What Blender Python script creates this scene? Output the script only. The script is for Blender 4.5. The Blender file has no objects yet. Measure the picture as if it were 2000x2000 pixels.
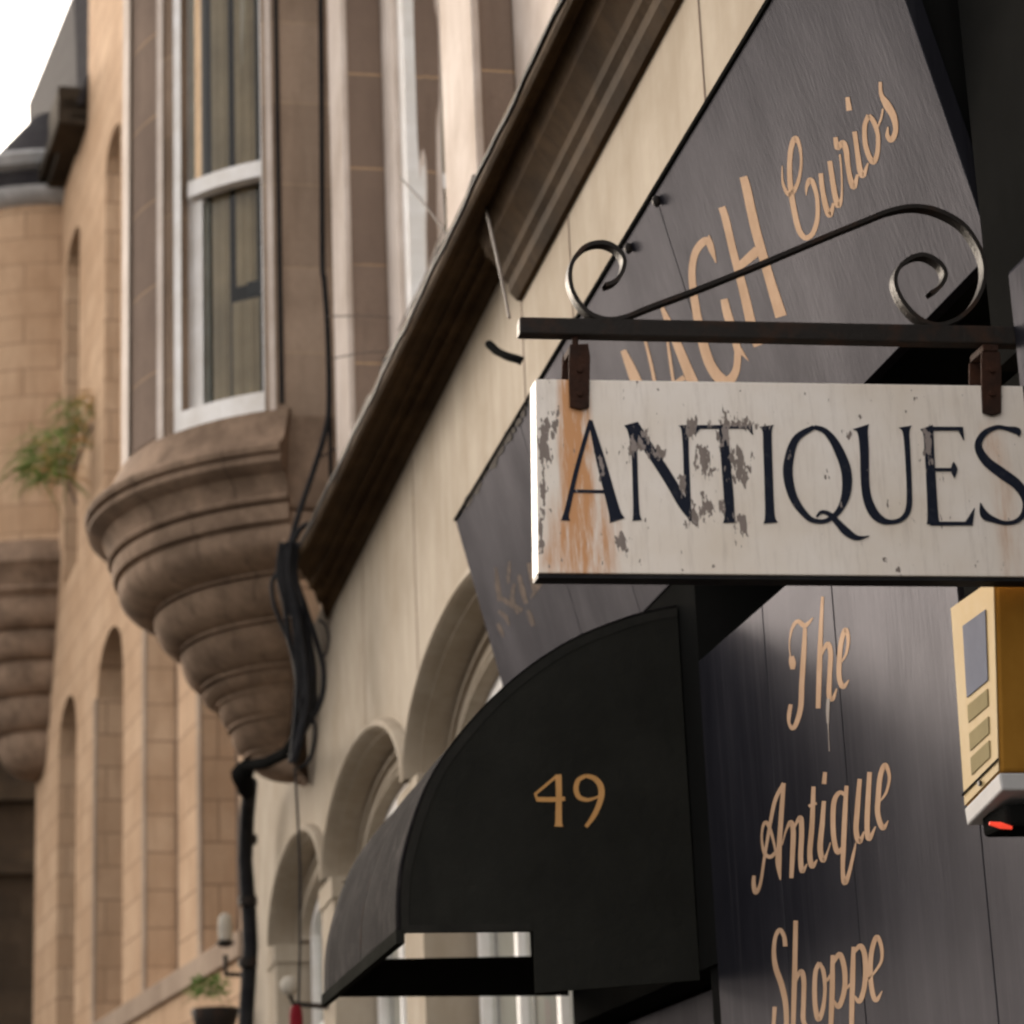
import bpy, bmesh, math, random
from mathutils import Vector, Matrix
random.seed(7)
sc = bpy.context.scene
PI = math.pi
# ---------------------------------------------------------------- camera
def nrm(v): return v.normalized()
VZ, VS = (-700.0, 16500.0), (-1000.0, -1490.0)      # vanishing points of the plumb lines and of the street line (2000 px frame)
F = math.sqrt(-(VZ[0]*VS[0] + VZ[1]*VS[1]))
up = nrm(Vector((VZ[0], VZ[1], -F)))
st = Vector((VS[0], VS[1], -F)); st = nrm(st - up*(st@up if False else st.dot(up)))
rt = st.cross(up)
R = Matrix((rt, st, up))                            # camera space -> world (X into the shops, Y along the street, Z up)
CAM = Vector((-1.81, 0.0, 1.6))
cd = bpy.data.cameras.new('camera'); cam = bpy.data.objects.new('camera', cd); sc.collection.objects.link(cam)
cam.matrix_world = Matrix.Translation(CAM) @ R.to_4x4()
cd.sensor_width = 36; cd.lens = F/2000*36; cd.clip_end = 500; cd.clip_start = 0.1
cd.dof.use_dof = True; cd.dof.focus_distance = 5.1; cd.dof.aperture_fstop = 5.2
sc.camera = cam
# ---------------------------------------------------------------- light
SUN_TRAVEL = Vector((1.0, -3.6, -0.9)).normalized()
to_sun = -SUN_TRAVEL
elev = math.asin(to_sun.z); azim = math.atan2(to_sun.x, to_sun.y)
w = bpy.data.worlds.new('World'); sc.world = w; w.use_nodes = True
nt = w.node_tree; nt.nodes.clear()
sky = nt.nodes.new('ShaderNodeTexSky'); sky.sky_type = 'NISHITA'; sky.sun_disc = False
sky.sun_elevation = elev; sky.sun_rotation = azim; sky.air_density = 1.0; sky.dust_density = 6.0; sky.ozone_density = 1.0
hs = nt.nodes.new('ShaderNodeHueSaturation'); hs.inputs['Saturation'].default_value = 0.32
tint = nt.nodes.new('ShaderNodeMix'); tint.data_type = 'RGBA'; tint.blend_type = 'MULTIPLY'; tint.inputs[0].default_value = 1.0
tint.inputs[7].default_value = (1.0, 0.93, 0.86, 1)
bg = nt.nodes.new('ShaderNodeBackground'); bg.inputs['Strength'].default_value = 0.15
wo = nt.nodes.new('ShaderNodeOutputWorld')
nt.links.new(sky.outputs[0], hs.inputs['Color']); nt.links.new(hs.outputs[0], tint.inputs[6])
veil = nt.nodes.new('ShaderNodeMix'); veil.data_type = 'RGBA'; veil.inputs[0].default_value = 0.5     # thin bright cloud over the whole sky
veil.inputs[7].default_value = (3.0, 2.85, 2.75, 1)
nt.links.new(tint.outputs[2], veil.inputs[6]); nt.links.new(veil.outputs[2], bg.inputs[0]); nt.links.new(bg.outputs[0], wo.inputs[0])
sl = bpy.data.lights.new('sun', 'SUN'); sl.energy = 0.65; sl.angle = math.radians(8); sl.color = (1.0, 0.86, 0.70)
so = bpy.data.objects.new('sun', sl); sc.collection.objects.link(so)
so.rotation_euler = SUN_TRAVEL.to_track_quat('-Z', 'Y').to_euler()
sc.view_settings.view_transform = 'Standard'; sc.view_settings.look = 'None'
sc.view_settings.exposure = 2.1; sc.view_settings.gamma = 1.0
sc.render.engine = 'CYCLES'
try:
    sc.cycles.filter_width = 2.2; sc.cycles.use_denoising = True; sc.cycles.max_bounces = 6
except Exception: pass

# ---------------------------------------------------------------- helpers
def plane_pt(px, py, ax, c):
    d = R @ Vector((px-1000, -(py-1000), -F)); t = (c-CAM[ax])/d[ax]; return CAM + d*t
def plane_n(px, py, p0, n):
    d = R @ Vector((px-1000, -(py-1000), -F)); return CAM + d*((p0-CAM).dot(n)/d.dot(n))
class MB:
    def __init__(s): s.v = []; s.f = []
    def add(s, vs, fs):
        b = len(s.v); s.v += [Vector(v) for v in vs]; s.f += [[b+i for i in f] for f in fs]
    def quad(s, a, b, c, d): s.add([a, b, c, d], [(0, 1, 2, 3)])
    def box(s, x0, x1, y0, y1, z0, z1, fn=None):
        p = [(x0,y0,z0),(x1,y0,z0),(x1,y1,z0),(x0,y1,z0),(x0,y0,z1),(x1,y0,z1),(x1,y1,z1),(x0,y1,z1)]
        if fn: p = [fn(*q) for q in p]
        s.add(p, [(0,3,2,1),(4,5,6,7),(0,1,5,4),(1,2,6,5),(2,3,7,6),(3,0,4,7)])
    def loft(s, rows, closed=False):
        n = len(rows[0]); vs = [p for r in rows for p in r]; fs = []
        for i in range(len(rows)-1):
            for j in range(n if closed else n-1):
                k = (j+1) % n
                fs.append((i*n+j, i*n+k, (i+1)*n+k, (i+1)*n+j))
        s.add(vs, fs)
    def prism(s, poly, d):          # poly: planar loop of points, d: extrusion vector
        n = len(poly); a = [Vector(p) for p in poly]; d = Vector(d)
        s.add(a+[p+d for p in a], [tuple(range(n)), tuple(range(2*n-1, n-1, -1))] + [(i, (i+1) % n, n+(i+1) % n, n+i) for i in range(n)])
    def tube(s, pts, r, seg=8, cap=True):
        pts = [Vector(p) for p in pts]; rows = []; ref = None
        for i, p in enumerate(pts):
            t = (pts[min(i+1, len(pts)-1)]-pts[max(i-1, 0)]).normalized()
            if ref is None:
                ref = Vector((0,0,1)) if abs(t.z) < .9 else Vector((1,0,0))
            a = (ref - t*ref.dot(t)).normalized(); b = t.cross(a); ref = a
            rr = r[i] if isinstance(r, (list, tuple)) else r
            rows.append([p + a*rr*math.cos(2*PI*k/seg) + b*rr*math.sin(2*PI*k/seg) for k in range(seg)])
        s.loft(rows, True)
        if cap:
            s.add(rows[0], [tuple(range(seg))]); s.add(rows[-1], [tuple(range(seg))])
    def revolve(s, prof, c, a0=0, a1=2*PI, seg=24):   # prof: (r, z)
        rows = [[Vector((c[0]-r*math.sin(a0+(a1-a0)*k/seg), c[1]-r*math.cos(a0+(a1-a0)*k/seg), c[2]+z)) for k in range(seg+1)] for r, z in prof]
        s.loft(rows)
    def build(s, name, mat, parent=None, smooth=None, bevel=0, solid=0):
        loc = parent.matrix_basis.translation.copy() if parent is not None and parent.type == 'EMPTY' else Vector((0,0,0))
        q = parent
        loc = Vector((0,0,0))
        while q is not None: loc += q.location; q = q.parent
        org = loc if parent is not None else Vector((0,0,0))
        if parent is None and s.v:
            lo = Vector([min(v[i] for v in s.v) for i in range(3)]); hi = Vector([max(v[i] for v in s.v) for i in range(3)])
            org = Vector(((lo.x+hi.x)/2, (lo.y+hi.y)/2, lo.z))
        me = bpy.data.meshes.new(name); me.from_pydata([tuple(v-org) for v in s.v], [], s.f); me.validate(); me.update()
        bm = bmesh.new(); bm.from_mesh(me); bmesh.ops.remove_doubles(bm, verts=bm.verts, dist=1e-6)
        bmesh.ops.recalc_face_normals(bm, faces=bm.faces); bm.to_mesh(me); bm.free()
        o = bpy.data.objects.new(name, me); sc.collection.objects.link(o)
        if parent is None: o.location = org
        else: o.parent = parent
        me.materials.append(mat)
        if solid:
            m = o.modifiers.new('thick', 'SOLIDIFY'); m.thickness = solid; m.offset = 0
        if bevel:
            m = o.modifiers.new('bevel', 'BEVEL'); m.width = bevel; m.segments = 2; m.limit_method = 'ANGLE'
        if smooth is not None:
            for p in me.polygons: p.use_smooth = True
            me.set_sharp_from_angle(angle=math.radians(smooth))
        return o
def thing(name, label, cat, loc, group=None):
    o = bpy.data.objects.new(name, None); sc.collection.objects.link(o); o.location = Vector(loc); o.empty_display_size = .1
    o['label'] = label; o['category'] = cat
    if group: o['group'] = group
    return o
def tag(o, label, cat, group=None):
    o['label'] = label; o['category'] = cat
    if group: o['group'] = group
    return o
def smooth_path(P, n=7):
    out = []
    for i in range(len(P)-1):
        p0 = P[max(i-1, 0)]; p1 = P[i]; p2 = P[i+1]; p3 = P[min(i+2, len(P)-1)]
        for k in range(n):
            t = k/n
            out.append(tuple(0.5*((2*b)+(-a+c)*t+(2*a-5*b+4*c-d)*t*t+(-a+3*b-3*c+d)*t**3) for a, b, c, d in zip(p0, p1, p2, p3)))
    out.append(tuple(P[-1])); return out
def ribbon(mb, strokes, org, scale, to3d, normal, lift=.0006, thick=.0005, n=7):
    """painted strokes: (x, y, width) in a crop's pixels, laid on the board's own plane as thin paint"""
    for si, P in enumerate(strokes):
        Q = smooth_path(P, n if len(P) > 2 else 2)
        L, Rr = [], []
        for i, (x, y, wd) in enumerate(Q):
            x0, y0, _ = Q[max(i-1, 0)]; x1, y1, _ = Q[min(i+1, len(Q)-1)]
            dx, dy = x1-x0, y1-y0; l = math.hypot(dx, dy) or 1
            nx, ny = -dy/l, dx/l; h = max(wd, 1)/2
            L.append((x+nx*h, y+ny*h)); Rr.append((x-nx*h, y-ny*h))
        off = normal*(lift + si*.00003)
        A = [to3d(org[0]+x/scale, org[1]+y/scale)+off for x, y in L]
        B = [to3d(org[0]+x/scale, org[1]+y/scale)+off for x, y in Rr]
        A2 = [p-normal*thick for p in A]; B2 = [p-normal*thick for p in B]
        mb.loft([A2, A, B, B2])

# ---------------------------------------------------------------- materials
def newmat(name):
    m = bpy.data.materials.new(name); m.use_nodes = True; nt = m.node_tree
    return m, nt, nt.nodes['Principled BSDF']
def N(nt, t, **kw):
    n = nt.nodes.new(t)
    for k, v in kw.items(): setattr(n, k, v)
    return n
def ramp(nt, a, b, ca=(0,0,0,1), cb=(1,1,1,1)):
    r = nt.nodes.new('ShaderNodeValToRGB'); e = r.color_ramp.elements
    e[0].position = a; e[1].position = b; e[0].color = ca; e[1].color = cb; return r
def c4(c): return (c[0], c[1], c[2], 1)
def mix(nt, fac, a, b, blend='MIX'):
    m = nt.nodes.new('ShaderNodeMix'); m.data_type = 'RGBA'; m.blend_type = blend
    for s, v in ((0, fac), (6, a), (7, b)):
        if isinstance(v, (int, float)): m.inputs[s].default_value = v
        elif isinstance(v, tuple): m.inputs[s].default_value = v
        else: nt.links.new(v, m.inputs[s])
    return m.outputs[2]
def coords(nt, scale=(1,1,1)):
    tc = N(nt, 'ShaderNodeTexCoord'); mp = N(nt, 'ShaderNodeMapping'); mp.inputs['Scale'].default_value = scale
    nt.links.new(tc.outputs['Object'], mp.inputs[0]); return mp.outputs[0]
def noise(nt, vec, scale, detail=4, rough=.6):
    n = N(nt, 'ShaderNodeTexNoise'); n.inputs['Scale'].default_value = scale; n.inputs['Detail'].default_value = detail
    n.inputs['Roughness'].default_value = rough; nt.links.new(vec, n.inputs['Vector']); return n.outputs['Fac']
def paint(name, base, dark=None, rough=.6, nscale=3, streak=True, amt=.5, bump=.15, bscale=60, spec=.03, lohi=(.35,.7)):
    """aged paint or stone: two tones broken up by noise and vertical streaks"""
    m, nt, b = newmat(name)
    v = coords(nt); vs = coords(nt, (6, 6, .8))
    n1 = noise(nt, v, nscale, 6, .65); n2 = noise(nt, vs, nscale*1.2, 5, .6)
    dark = dark or tuple(c*.6 for c in base)
    col = mix(nt, ramp2(nt, n1, *lohi), c4(base), c4(dark))
    if streak: col = mix(nt, mulv(nt, ramp2(nt, n2, .45, .8), amt), col, c4(dark))
    nt.links.new(col, b.inputs['Base Color']); b.inputs['Roughness'].default_value = rough
    b.inputs['Specular IOR Level'].default_value = spec
    if bump:
        bp = N(nt, 'ShaderNodeBump'); bp.inputs['Strength'].default_value = bump; bp.inputs['Distance'].default_value = .01
        nt.links.new(noise(nt, v, bscale, 5, .7), bp.inputs['Height']); nt.links.new(bp.outputs[0], b.inputs['Normal'])
    return m
def ramp2(nt, val, a, b):
    r = ramp(nt, a, b); nt.links.new(val, r.inputs[0]); return r.outputs[0]
def mulv(nt, a, k):
    m = N(nt, 'ShaderNodeMath', operation='MULTIPLY'); nt.links.new(a, m.inputs[0])
    if isinstance(k, (int, float)): m.inputs[1].default_value = k
    else: nt.links.new(k, m.inputs[1])
    return m.outputs[0]
def ashlar(name, base, dark, joint, bw=.62, bh=.34, mortar=.006, rough=.9, tone=.55):
    """sandstone blocks with thin joints; the courses run round any vertical face"""
    m, nt, b = newmat(name)
    v = coords(nt)
    sp = N(nt, 'ShaderNodeSeparateXYZ'); nt.links.new(v, sp.inputs[0])
    ad = N(nt, 'ShaderNodeMath', operation='ADD'); nt.links.new(sp.outputs[0], ad.inputs[0]); nt.links.new(sp.outputs[1], ad.inputs[1])
    cb = N(nt, 'ShaderNodeCombineXYZ'); nt.links.new(ad.outputs[0], cb.inputs[0]); nt.links.new(sp.outputs[2], cb.inputs[1])
    br = N(nt, 'ShaderNodeTexBrick'); nt.links.new(cb.outputs[0], br.inputs['Vector'])
    br.inputs['Scale'].default_value = 1; br.inputs['Brick Width'].default_value = bw; br.inputs['Row Height'].default_value = bh
    br.inputs['Mortar Size'].default_value = mortar; br.inputs['Mortar Smooth'].default_value = .3
    br.inputs['Color1'].default_value = c4(base); br.inputs['Color2'].default_value = c4(tuple(base[i]*(1-tone)+dark[i]*tone for i in range(3)))
    br.inputs['Mortar'].default_value = c4(joint)
    n1 = noise(nt, v, 1.3, 6, .65); n2 = noise(nt, coords(nt, (5,5,.7)), 2.2, 5, .6); n3 = noise(nt, v, 28, 4, .7)
    col = mix(nt, mulv(nt, ramp2(nt, n1, .42, .7), .75), br.outputs['Color'], c4(dark))
    col = mix(nt, mulv(nt, ramp2(nt, n2, .5, .8), .55), col, c4(tuple(d*.8 for d in dark)))
    col = mix(nt, mulv(nt, ramp2(nt, n3, .4, .8), .25), col, c4(dark))
    nt.links.new(col, b.inputs['Base Color']); b.inputs['Roughness'].default_value = rough; b.inputs['Specular IOR Level'].default_value = .03
    inv = N(nt, 'ShaderNodeMath', operation='MULTIPLY_ADD'); nt.links.new(br.outputs['Fac'], inv.inputs[0]); inv.inputs[1].default_value = -1.2
    nt.links.new(n3, inv.inputs[2])
    bp = N(nt, 'ShaderNodeBump'); bp.inputs['Strength'].default_value = .5; bp.inputs['Distance'].default_value = .012
    nt.links.new(inv.outputs[0], bp.inputs['Height']); nt.links.new(bp.outputs[0], b.inputs['Normal'])
    return m
def flat(name, col, rough=.5, spec=.2, metal=0, emit=None):
    m, nt, b = newmat(name)
    v = coords(nt); n1 = noise(nt, v, 14, 5, .6)
    nt.links.new(mix(nt, mulv(nt, ramp2(nt, n1, .35, .75), .5), c4(col), c4(tuple(c*.7 for c in col))), b.inputs['Base Color'])
    b.inputs['Roughness'].default_value = rough; b.inputs['Specular IOR Level'].default_value = spec; b.inputs['Metallic'].default_value = metal
    if emit: b.inputs['Emission Color'].default_value = c4(emit[0]); b.inputs['Emission Strength'].default_value = emit[1]
    return m
def glassmat(name, wav=.05, wscale=1.5, ior=1.5):
    m, nt, b = newmat(name); nt.nodes.remove(b); out = nt.nodes['Material Output']
    tr = N(nt, 'ShaderNodeBsdfTransparent'); tr.inputs[0].default_value = (.85,.88,.85,1)
    gl = N(nt, 'ShaderNodeBsdfGlossy'); gl.inputs['Roughness'].default_value = .02; gl.inputs['Color'].default_value = (1,1,1,1)
    fr = N(nt, 'ShaderNodeFresnel'); fr.inputs[0].default_value = ior
    bp = N(nt, 'ShaderNodeBump'); bp.inputs['Strength'].default_value = wav; bp.inputs['Distance'].default_value = .1
    nt.links.new(noise(nt, coords(nt, (1,1,.5)), wscale, 2, .4), bp.inputs['Height']); nt.links.new(bp.outputs[0], gl.inputs['Normal'])
    mx = N(nt, 'ShaderNodeMixShader'); nt.links.new(fr.outputs[0], mx.inputs[0]); nt.links.new(tr.outputs[0], mx.inputs[1]); nt.links.new(gl.outputs[0], mx.inputs[2])
    nt.links.new(mx.outputs[0], out.inputs[0]); return m

M = {}
M['stone_oriel'] = ashlar('sandstone_bay', (.40,.30,.225), (.20,.145,.105), (.46,.34,.23), bw=.95, bh=.52, mortar=.005)
M['stone_mould'] = paint('sandstone_moulding', (.32,.225,.16), (.16,.112,.08), rough=.9, nscale=2.6, amt=.7, bump=.4, bscale=34, spec=.03, lohi=(.38,.62))
M['stone_wall'] = ashlar('sandstone_wall', (.45,.345,.26), (.26,.19,.14), (.54,.38,.24), bw=1.1, bh=.6, mortar=.005)
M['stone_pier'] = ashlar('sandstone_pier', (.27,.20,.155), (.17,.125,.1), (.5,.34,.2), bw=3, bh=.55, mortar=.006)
M['stone_row'] = ashlar('sandstone_row', (.60,.42,.28), (.42,.27,.165), (.22,.14,.09), bw=.75, bh=.36, mortar=.008, tone=.5)
M['stone_far'] = ashlar('dark_stone', (.07,.055,.04), (.03,.025,.02), (.06,.05,.04), bw=.8, bh=.35)  # very dark stone tone for the end house and the eaves
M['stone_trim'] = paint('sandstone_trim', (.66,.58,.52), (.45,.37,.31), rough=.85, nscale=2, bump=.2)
M['cream'] = paint('cream_masonry_paint', (.43,.37,.295), (.30,.245,.18), rough=.8, nscale=1.4, amt=.7, bump=.12, bscale=50, lohi=(.4,.75))
M['white'] = paint('white_window_paint', (.90,.88,.86), (.72,.68,.63), rough=.5, nscale=5, bump=.05)
M['cornice'] = paint('brown_cornice_paint', (.085,.052,.026), (.035,.022,.012), rough=.8, nscale=2.5, amt=.8, bump=.35, bscale=25, spec=.05)
M['stone_flaw'] = flat('joint_mortar', (.06,.045,.035), .95, .02)
M['iron'] = paint('black_iron', (.025,.022,.02), (.06,.03,.018), rough=.45, nscale=14, streak=False, bump=.3, bscale=80, lohi=(.5,.8), spec=.04)
M['rust'] = paint('rusty_strap', (.05,.024,.016), (.022,.016,.014), rough=.75, nscale=18, streak=False, bump=.5, bscale=90)
M['gold'] = paint('gold_lettering', (.44,.295,.195), (.34,.215,.13), rough=.8, nscale=9, streak=False, bump=.05)
M['goldnum'] = paint('gold_numerals', (.60,.33,.13), (.52,.28,.1), rough=.55, nscale=9, streak=False, bump=.05)
M['canopy_side'] = paint('black_canopy_cloth', (.024,.024,.021), (.017,.017,.015), rough=.95, nscale=3, bump=1.0, bscale=5, spec=0)
M['canopy_hem'] = paint('canopy_hem_tape', (.029,.028,.025), (.02,.02,.018), rough=.95, nscale=8, bump=.2, bscale=150, spec=0)
M['canopy_top'] = paint('faded_canopy_cloth', (.009,.008,.009), (.04,.036,.035), rough=.95, nscale=9, amt=.4, bump=.6, bscale=90, spec=.02, lohi=(.5,.8))
M['black_wall'] = paint('black_shopfront_paint', (.011,.011,.0105), (.008,.008,.0075), rough=.9, nscale=3, bump=.1, spec=0)
M['cable'] = paint('black_cable', (.012,.012,.014), (.028,.027,.027), rough=.55, nscale=8, streak=False, bump=.1, spec=.03)
M['wire'] = flat('grey_wire', (.16,.13,.11), .6)
M['glass'] = glassmat('old_window_glass', .06, 1.2)
M['wavy'] = glassmat('wavy_window_glass', .55, 1.1, 1.14)
M['bowglass'] = glassmat('bow_window_glass', .05, 1.0, 1.35)
M['curtain'] = paint('beige_curtain', (.62,.5,.36), (.42,.33,.23), rough=.9, nscale=2, bump=0)
M['net'] = paint('white_curtain_and_reflection', (.88,.85,.82), (.7,.65,.6), rough=.9, nscale=2, bump=.0)  # curtain white, also used for sky reflections put behind shop and upper panes
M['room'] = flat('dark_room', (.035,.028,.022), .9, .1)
M['slate'] = paint('slate_roof', (.05,.047,.048), (.03,.027,.03), rough=.9, nscale=6, bump=.5, bscale=12, spec=.03)
M['lead'] = paint('pale_gutter', (.5,.5,.5), (.3,.3,.3), rough=.45, nscale=5)
M['asphalt'] = paint('asphalt', (.05,.047,.044), (.035,.032,.03), rough=.9, nscale=8, streak=False)
M['paving'] = paint('paving', (.13,.115,.1), (.09,.08,.07), rough=.9, nscale=6, streak=False)
M['yellow'] = paint('yellow_alarm_plastic', (.36,.175,.03), (.28,.13,.02), rough=.45, nscale=6, amt=.3, bump=.03)
M['alarm_face'] = paint('pale_alarm_face', (.38,.29,.16), (.34,.24,.10), rough=.6, nscale=5, amt=.4, bump=.02)
M['alarm_print'] = flat('grey_alarm_print', (.15,.16,.20), .8, .01)
M['alarm_pad'] = flat('pale_alarm_pad', (.24,.20,.11), .8, .01)
M['alarm_trim'] = flat('white_alarm_trim', (.5,.49,.48), .7, .02)
M['red'] = flat('red_lens', (.5,.03,.02), .6, .05, emit=((1,.08,.04), .18))
M['redpaint'] = flat('red_paint', (.16,.012,.018), .6, .03)
M['leaf'] = paint('weed_leaf', (.10,.20,.045), (.16,.22,.06), rough=.6, nscale=9, streak=False, bump=0)
M['dryleaf'] = paint('dry_weed_leaf', (.5,.27,.09), (.36,.26,.08), rough=.7, nscale=9, streak=False, bump=0)
M['globe'] = flat('opal_lamp', (.42,.38,.32), .6, .03)

def board_paint(name, k0, k1, dim=1.0, gr=.38):
    """weathered dark grey sign paint with long dusty runs and vertical board joints"""
    m, nt, b = newmat(name)
    v = coords(nt); n1 = noise(nt, coords(nt, (1.5,1.5,.8)), 1.6, 6, .6); n2 = noise(nt, coords(nt, (14,14,.6)), 2.5, 6, .65); n3 = noise(nt, v, 9, 6, .7)
    col = mix(nt, ramp2(nt, n1, .35, .75), (.0125,.0125,.0165,1), (.023,.0225,.028,1))
    col = mix(nt, mulv(nt, ramp2(nt, n2, .5, .8), .45), col, (.052,.049,.055,1))
    col = mix(nt, mulv(nt, ramp2(nt, n3, .55, .8), .3), col, (.012,.012,.013,1))
    bp = N(nt, 'ShaderNodeBump'); bp.inputs['Strength'].default_value = .10; bp.inputs['Distance'].default_value = .01
    nt.links.new(noise(nt, coords(nt, (6,6,1)), 12, 5, .6), bp.inputs['Height'])
    df = N(nt, 'ShaderNodeBsdfDiffuse'); gl = N(nt, 'ShaderNodeBsdfGlossy'); gl.inputs['Roughness'].default_value = gr
    col = mix(nt, 1.0, col, (dim, dim, dim, 1), 'MULTIPLY'); nt.links.new(col, df.inputs['Color']); gl.inputs['Color'].default_value = (.9,.9,1,1)
    mx = N(nt, 'ShaderNodeMixShader'); nt.links.new(df.outputs[0], mx.inputs[1]); nt.links.new(gl.outputs[0], mx.inputs[2])
    kk = N(nt, 'ShaderNodeMath', operation='MULTIPLY_ADD'); nt.links.new(ramp2(nt, n1, .3, .7), kk.inputs[0]); kk.inputs[1].default_value = k1; kk.inputs[2].default_value = k0
    nt.links.new(kk.outputs[0], mx.inputs[0])
    for sh_ in (df, gl): nt.links.new(bp.outputs[0], sh_.inputs['Normal'])
    nt.nodes.remove(b); nt.links.new(mx.outputs[0], nt.nodes['Material Output'].inputs[0])
    return m
M['board'] = board_paint('dark_fascia_paint', .007, .005, .72, .42)
M['panel'] = board_paint('glossy_dark_panel_paint', .009, .005, .75, .36)

def gauss_mask(nt, vec, cx, cz, rx, rz):
    """soft elliptic region on the sign face (object x, z)"""
    mp = N(nt, 'ShaderNodeMapping'); mp.vector_type = 'TEXTURE'
    mp.inputs['Location'].default_value = (cx, 0, cz); mp.inputs['Scale'].default_value = (rx, 50, rz)
    nt.links.new(vec, mp.inputs[0])
    g = N(nt, 'ShaderNodeTexGradient', gradient_type='SPHERICAL'); nt.links.new(mp.outputs[0], g.inputs[0]); return g.outputs['Fac']
def addv(nt, a, b, op='ADD'):
    m = N(nt, 'ShaderNodeMath', operation=op)
    for i, q in enumerate((a, b)):
        if isinstance(q, (int, float)): m.inputs[i].default_value = q
        else: nt.links.new(q, m.inputs[i])
    return m.outputs[0]
# sign frame: origin at the board's lower left corner; regions of flaking paint and rust, given in metres on the board
YS = 3.9
def sign_pt(px, py): return plane_pt(px, py, 1, YS)
SIGN_O = sign_pt(1049, 1119)
def sxz(px, py): p = sign_pt(px, py)-SIGN_O; return p.x, p.z
FLAKES = [((1415,845),(14,40)), ((1440,905),(26,45)), ((1375,900),(22,40)), ((1245,870),(28,35)), ((1385,990),(32,28)), ((1355,1015),(16,22)), ((1215,1060),(16,26)),
          ((1063,870),(14,90)), ((1058,1050),(9,40)), ((1062,960),(12,40)), ((1350,835),(18,30)), ((1330,950),(10,22)), ((1812,880),(10,55)), ((1085,835),(12,36)), ((1290,885),(12,14)),
          ((1450,1030),(14,30)), ((1175,915),(6,25)), ((1660,845),(8,14)), ((1752,1114),(6,7)), ((1440,830),(60,16))]
def sign_masks(nt):
    tc = N(nt, 'ShaderNodeTexCoord'); v = tc.outputs['Object']
    tot = None
    for (cx, cy), (rx, ry) in FLAKES:
        x, z = sxz(cx, cy); x2, _ = sxz(cx+rx, cy); _, z2 = sxz(cx, cy+ry)
        g = gauss_mask(nt, v, x, z, abs(x2-x)*1.55, abs(z2-z)*1.45)
        tot = g if tot is None else addv(nt, tot, g, 'MAXIMUM')
    mp = N(nt, 'ShaderNodeMapping'); mp.inputs['Scale'].default_value = (1,1,.34); nt.links.new(v, mp.inputs[0])
    n = addv(nt, mulv(nt, noise(nt, mp.outputs[0], 75, 2, .5), .6), mulv(nt, noise(nt, mp.outputs[0], 230, 3, .6), .4))
    s = addv(nt, mulv(nt, tot, .30), mulv(nt, n, 1.25))
    flake = ramp2(nt, s, .80, .815)
    return v, flake
def sign_face():
    m, nt, b = newmat('flaking_white_sign_paint')
    v, flake = sign_masks(nt)
    mpv = N(nt, 'ShaderNodeMapping'); mpv.inputs['Scale'].default_value = (1,1,.12); nt.links.new(v, mpv.inputs[0])
    fine = noise(nt, mpv.outputs[0], 70, 5, .7); big = noise(nt, v, 5, 5, .6)
    col = mix(nt, ramp2(nt, big, .35, .7), (.82,.75,.68,1), (.72,.63,.53,1))
    col = mix(nt, mulv(nt, ramp2(nt, fine, .5, .78), .45), col, (.45,.38,.32,1))
    for (cx, cy, rx, ry, k) in ((1125,870,40,260,2.2), (1140,1060,85,150,1.3), (1120,960,28,190,1.3), (1965,1010,30,230,.35), (1935,870,28,60,.5), (1075,1095,60,40,.5)):
        x, z = sxz(cx, cy); x2, _ = sxz(cx+rx, cy); _, z2 = sxz(cx, cy+ry)
        g = gauss_mask(nt, v, x, z, abs(x2-x), abs(z2-z))
        g = mulv(nt, mulv(nt, g, addv(nt, mulv(nt, ramp2(nt, fine, .36, .62), 1.25), .18)), k)
        cl = N(nt, 'ShaderNodeClamp'); nt.links.new(g, cl.inputs[0])
        col = mix(nt, cl.outputs[0], col, (.56,.27,.11,1))
    wood = mix(nt, fine, (.13,.10,.085,1), (.27,.22,.19,1))
    col = mix(nt, flake, col, wood)
    nt.links.new(col, b.inputs['Base Color']); b.inputs['Roughness'].default_value = .6
    bp = N(nt, 'ShaderNodeBump'); bp.inputs['Strength'].default_value = .5; bp.inputs['Distance'].default_value = .003
    hh = addv(nt, mulv(nt, flake, -1.0), mulv(nt, fine, .3)); nt.links.new(hh, bp.inputs['Height']); nt.links.new(bp.outputs[0], b.inputs['Normal'])
    return m
def sign_letter():
    m, nt, b = newmat('flaking_black_lettering')
    v, flake = sign_masks(nt)
    n = noise(nt, v, 60, 4, .6)
    col = mix(nt, mulv(nt, ramp2(nt, n, .55, .75), .35), (.012,.015,.026,1), (.07,.07,.08,1))
    col = mix(nt, flake, col, (.27,.23,.21,1))
    nt.links.new(col, b.inputs['Base Color']); b.inputs['Roughness'].default_value = .7; b.inputs['Specular IOR Level'].default_value = .1
    return m
M['sign_face'] = sign_face(); M['sign_letter'] = sign_letter()

# ================================================================= SETTING
g = MB(); g.box(-60, 60, -30, 160, -.3, -.12)
o = g.build('street_ground', M['asphalt']); o['kind'] = 'structure'
g = MB(); g.box(-2.6, .05, -20, 60, -.118, .0)
o = g.build('pavement', M['paving']); o['kind'] = 'structure'

# ================================================================= NEAR BUILDING (upper floors in stone, shop floor below)
bld = thing('stone_tenement', 'sandstone tenement with a corbelled bow window above a cream arched shopfront', 'building', (0.5, 10, 0))
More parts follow.
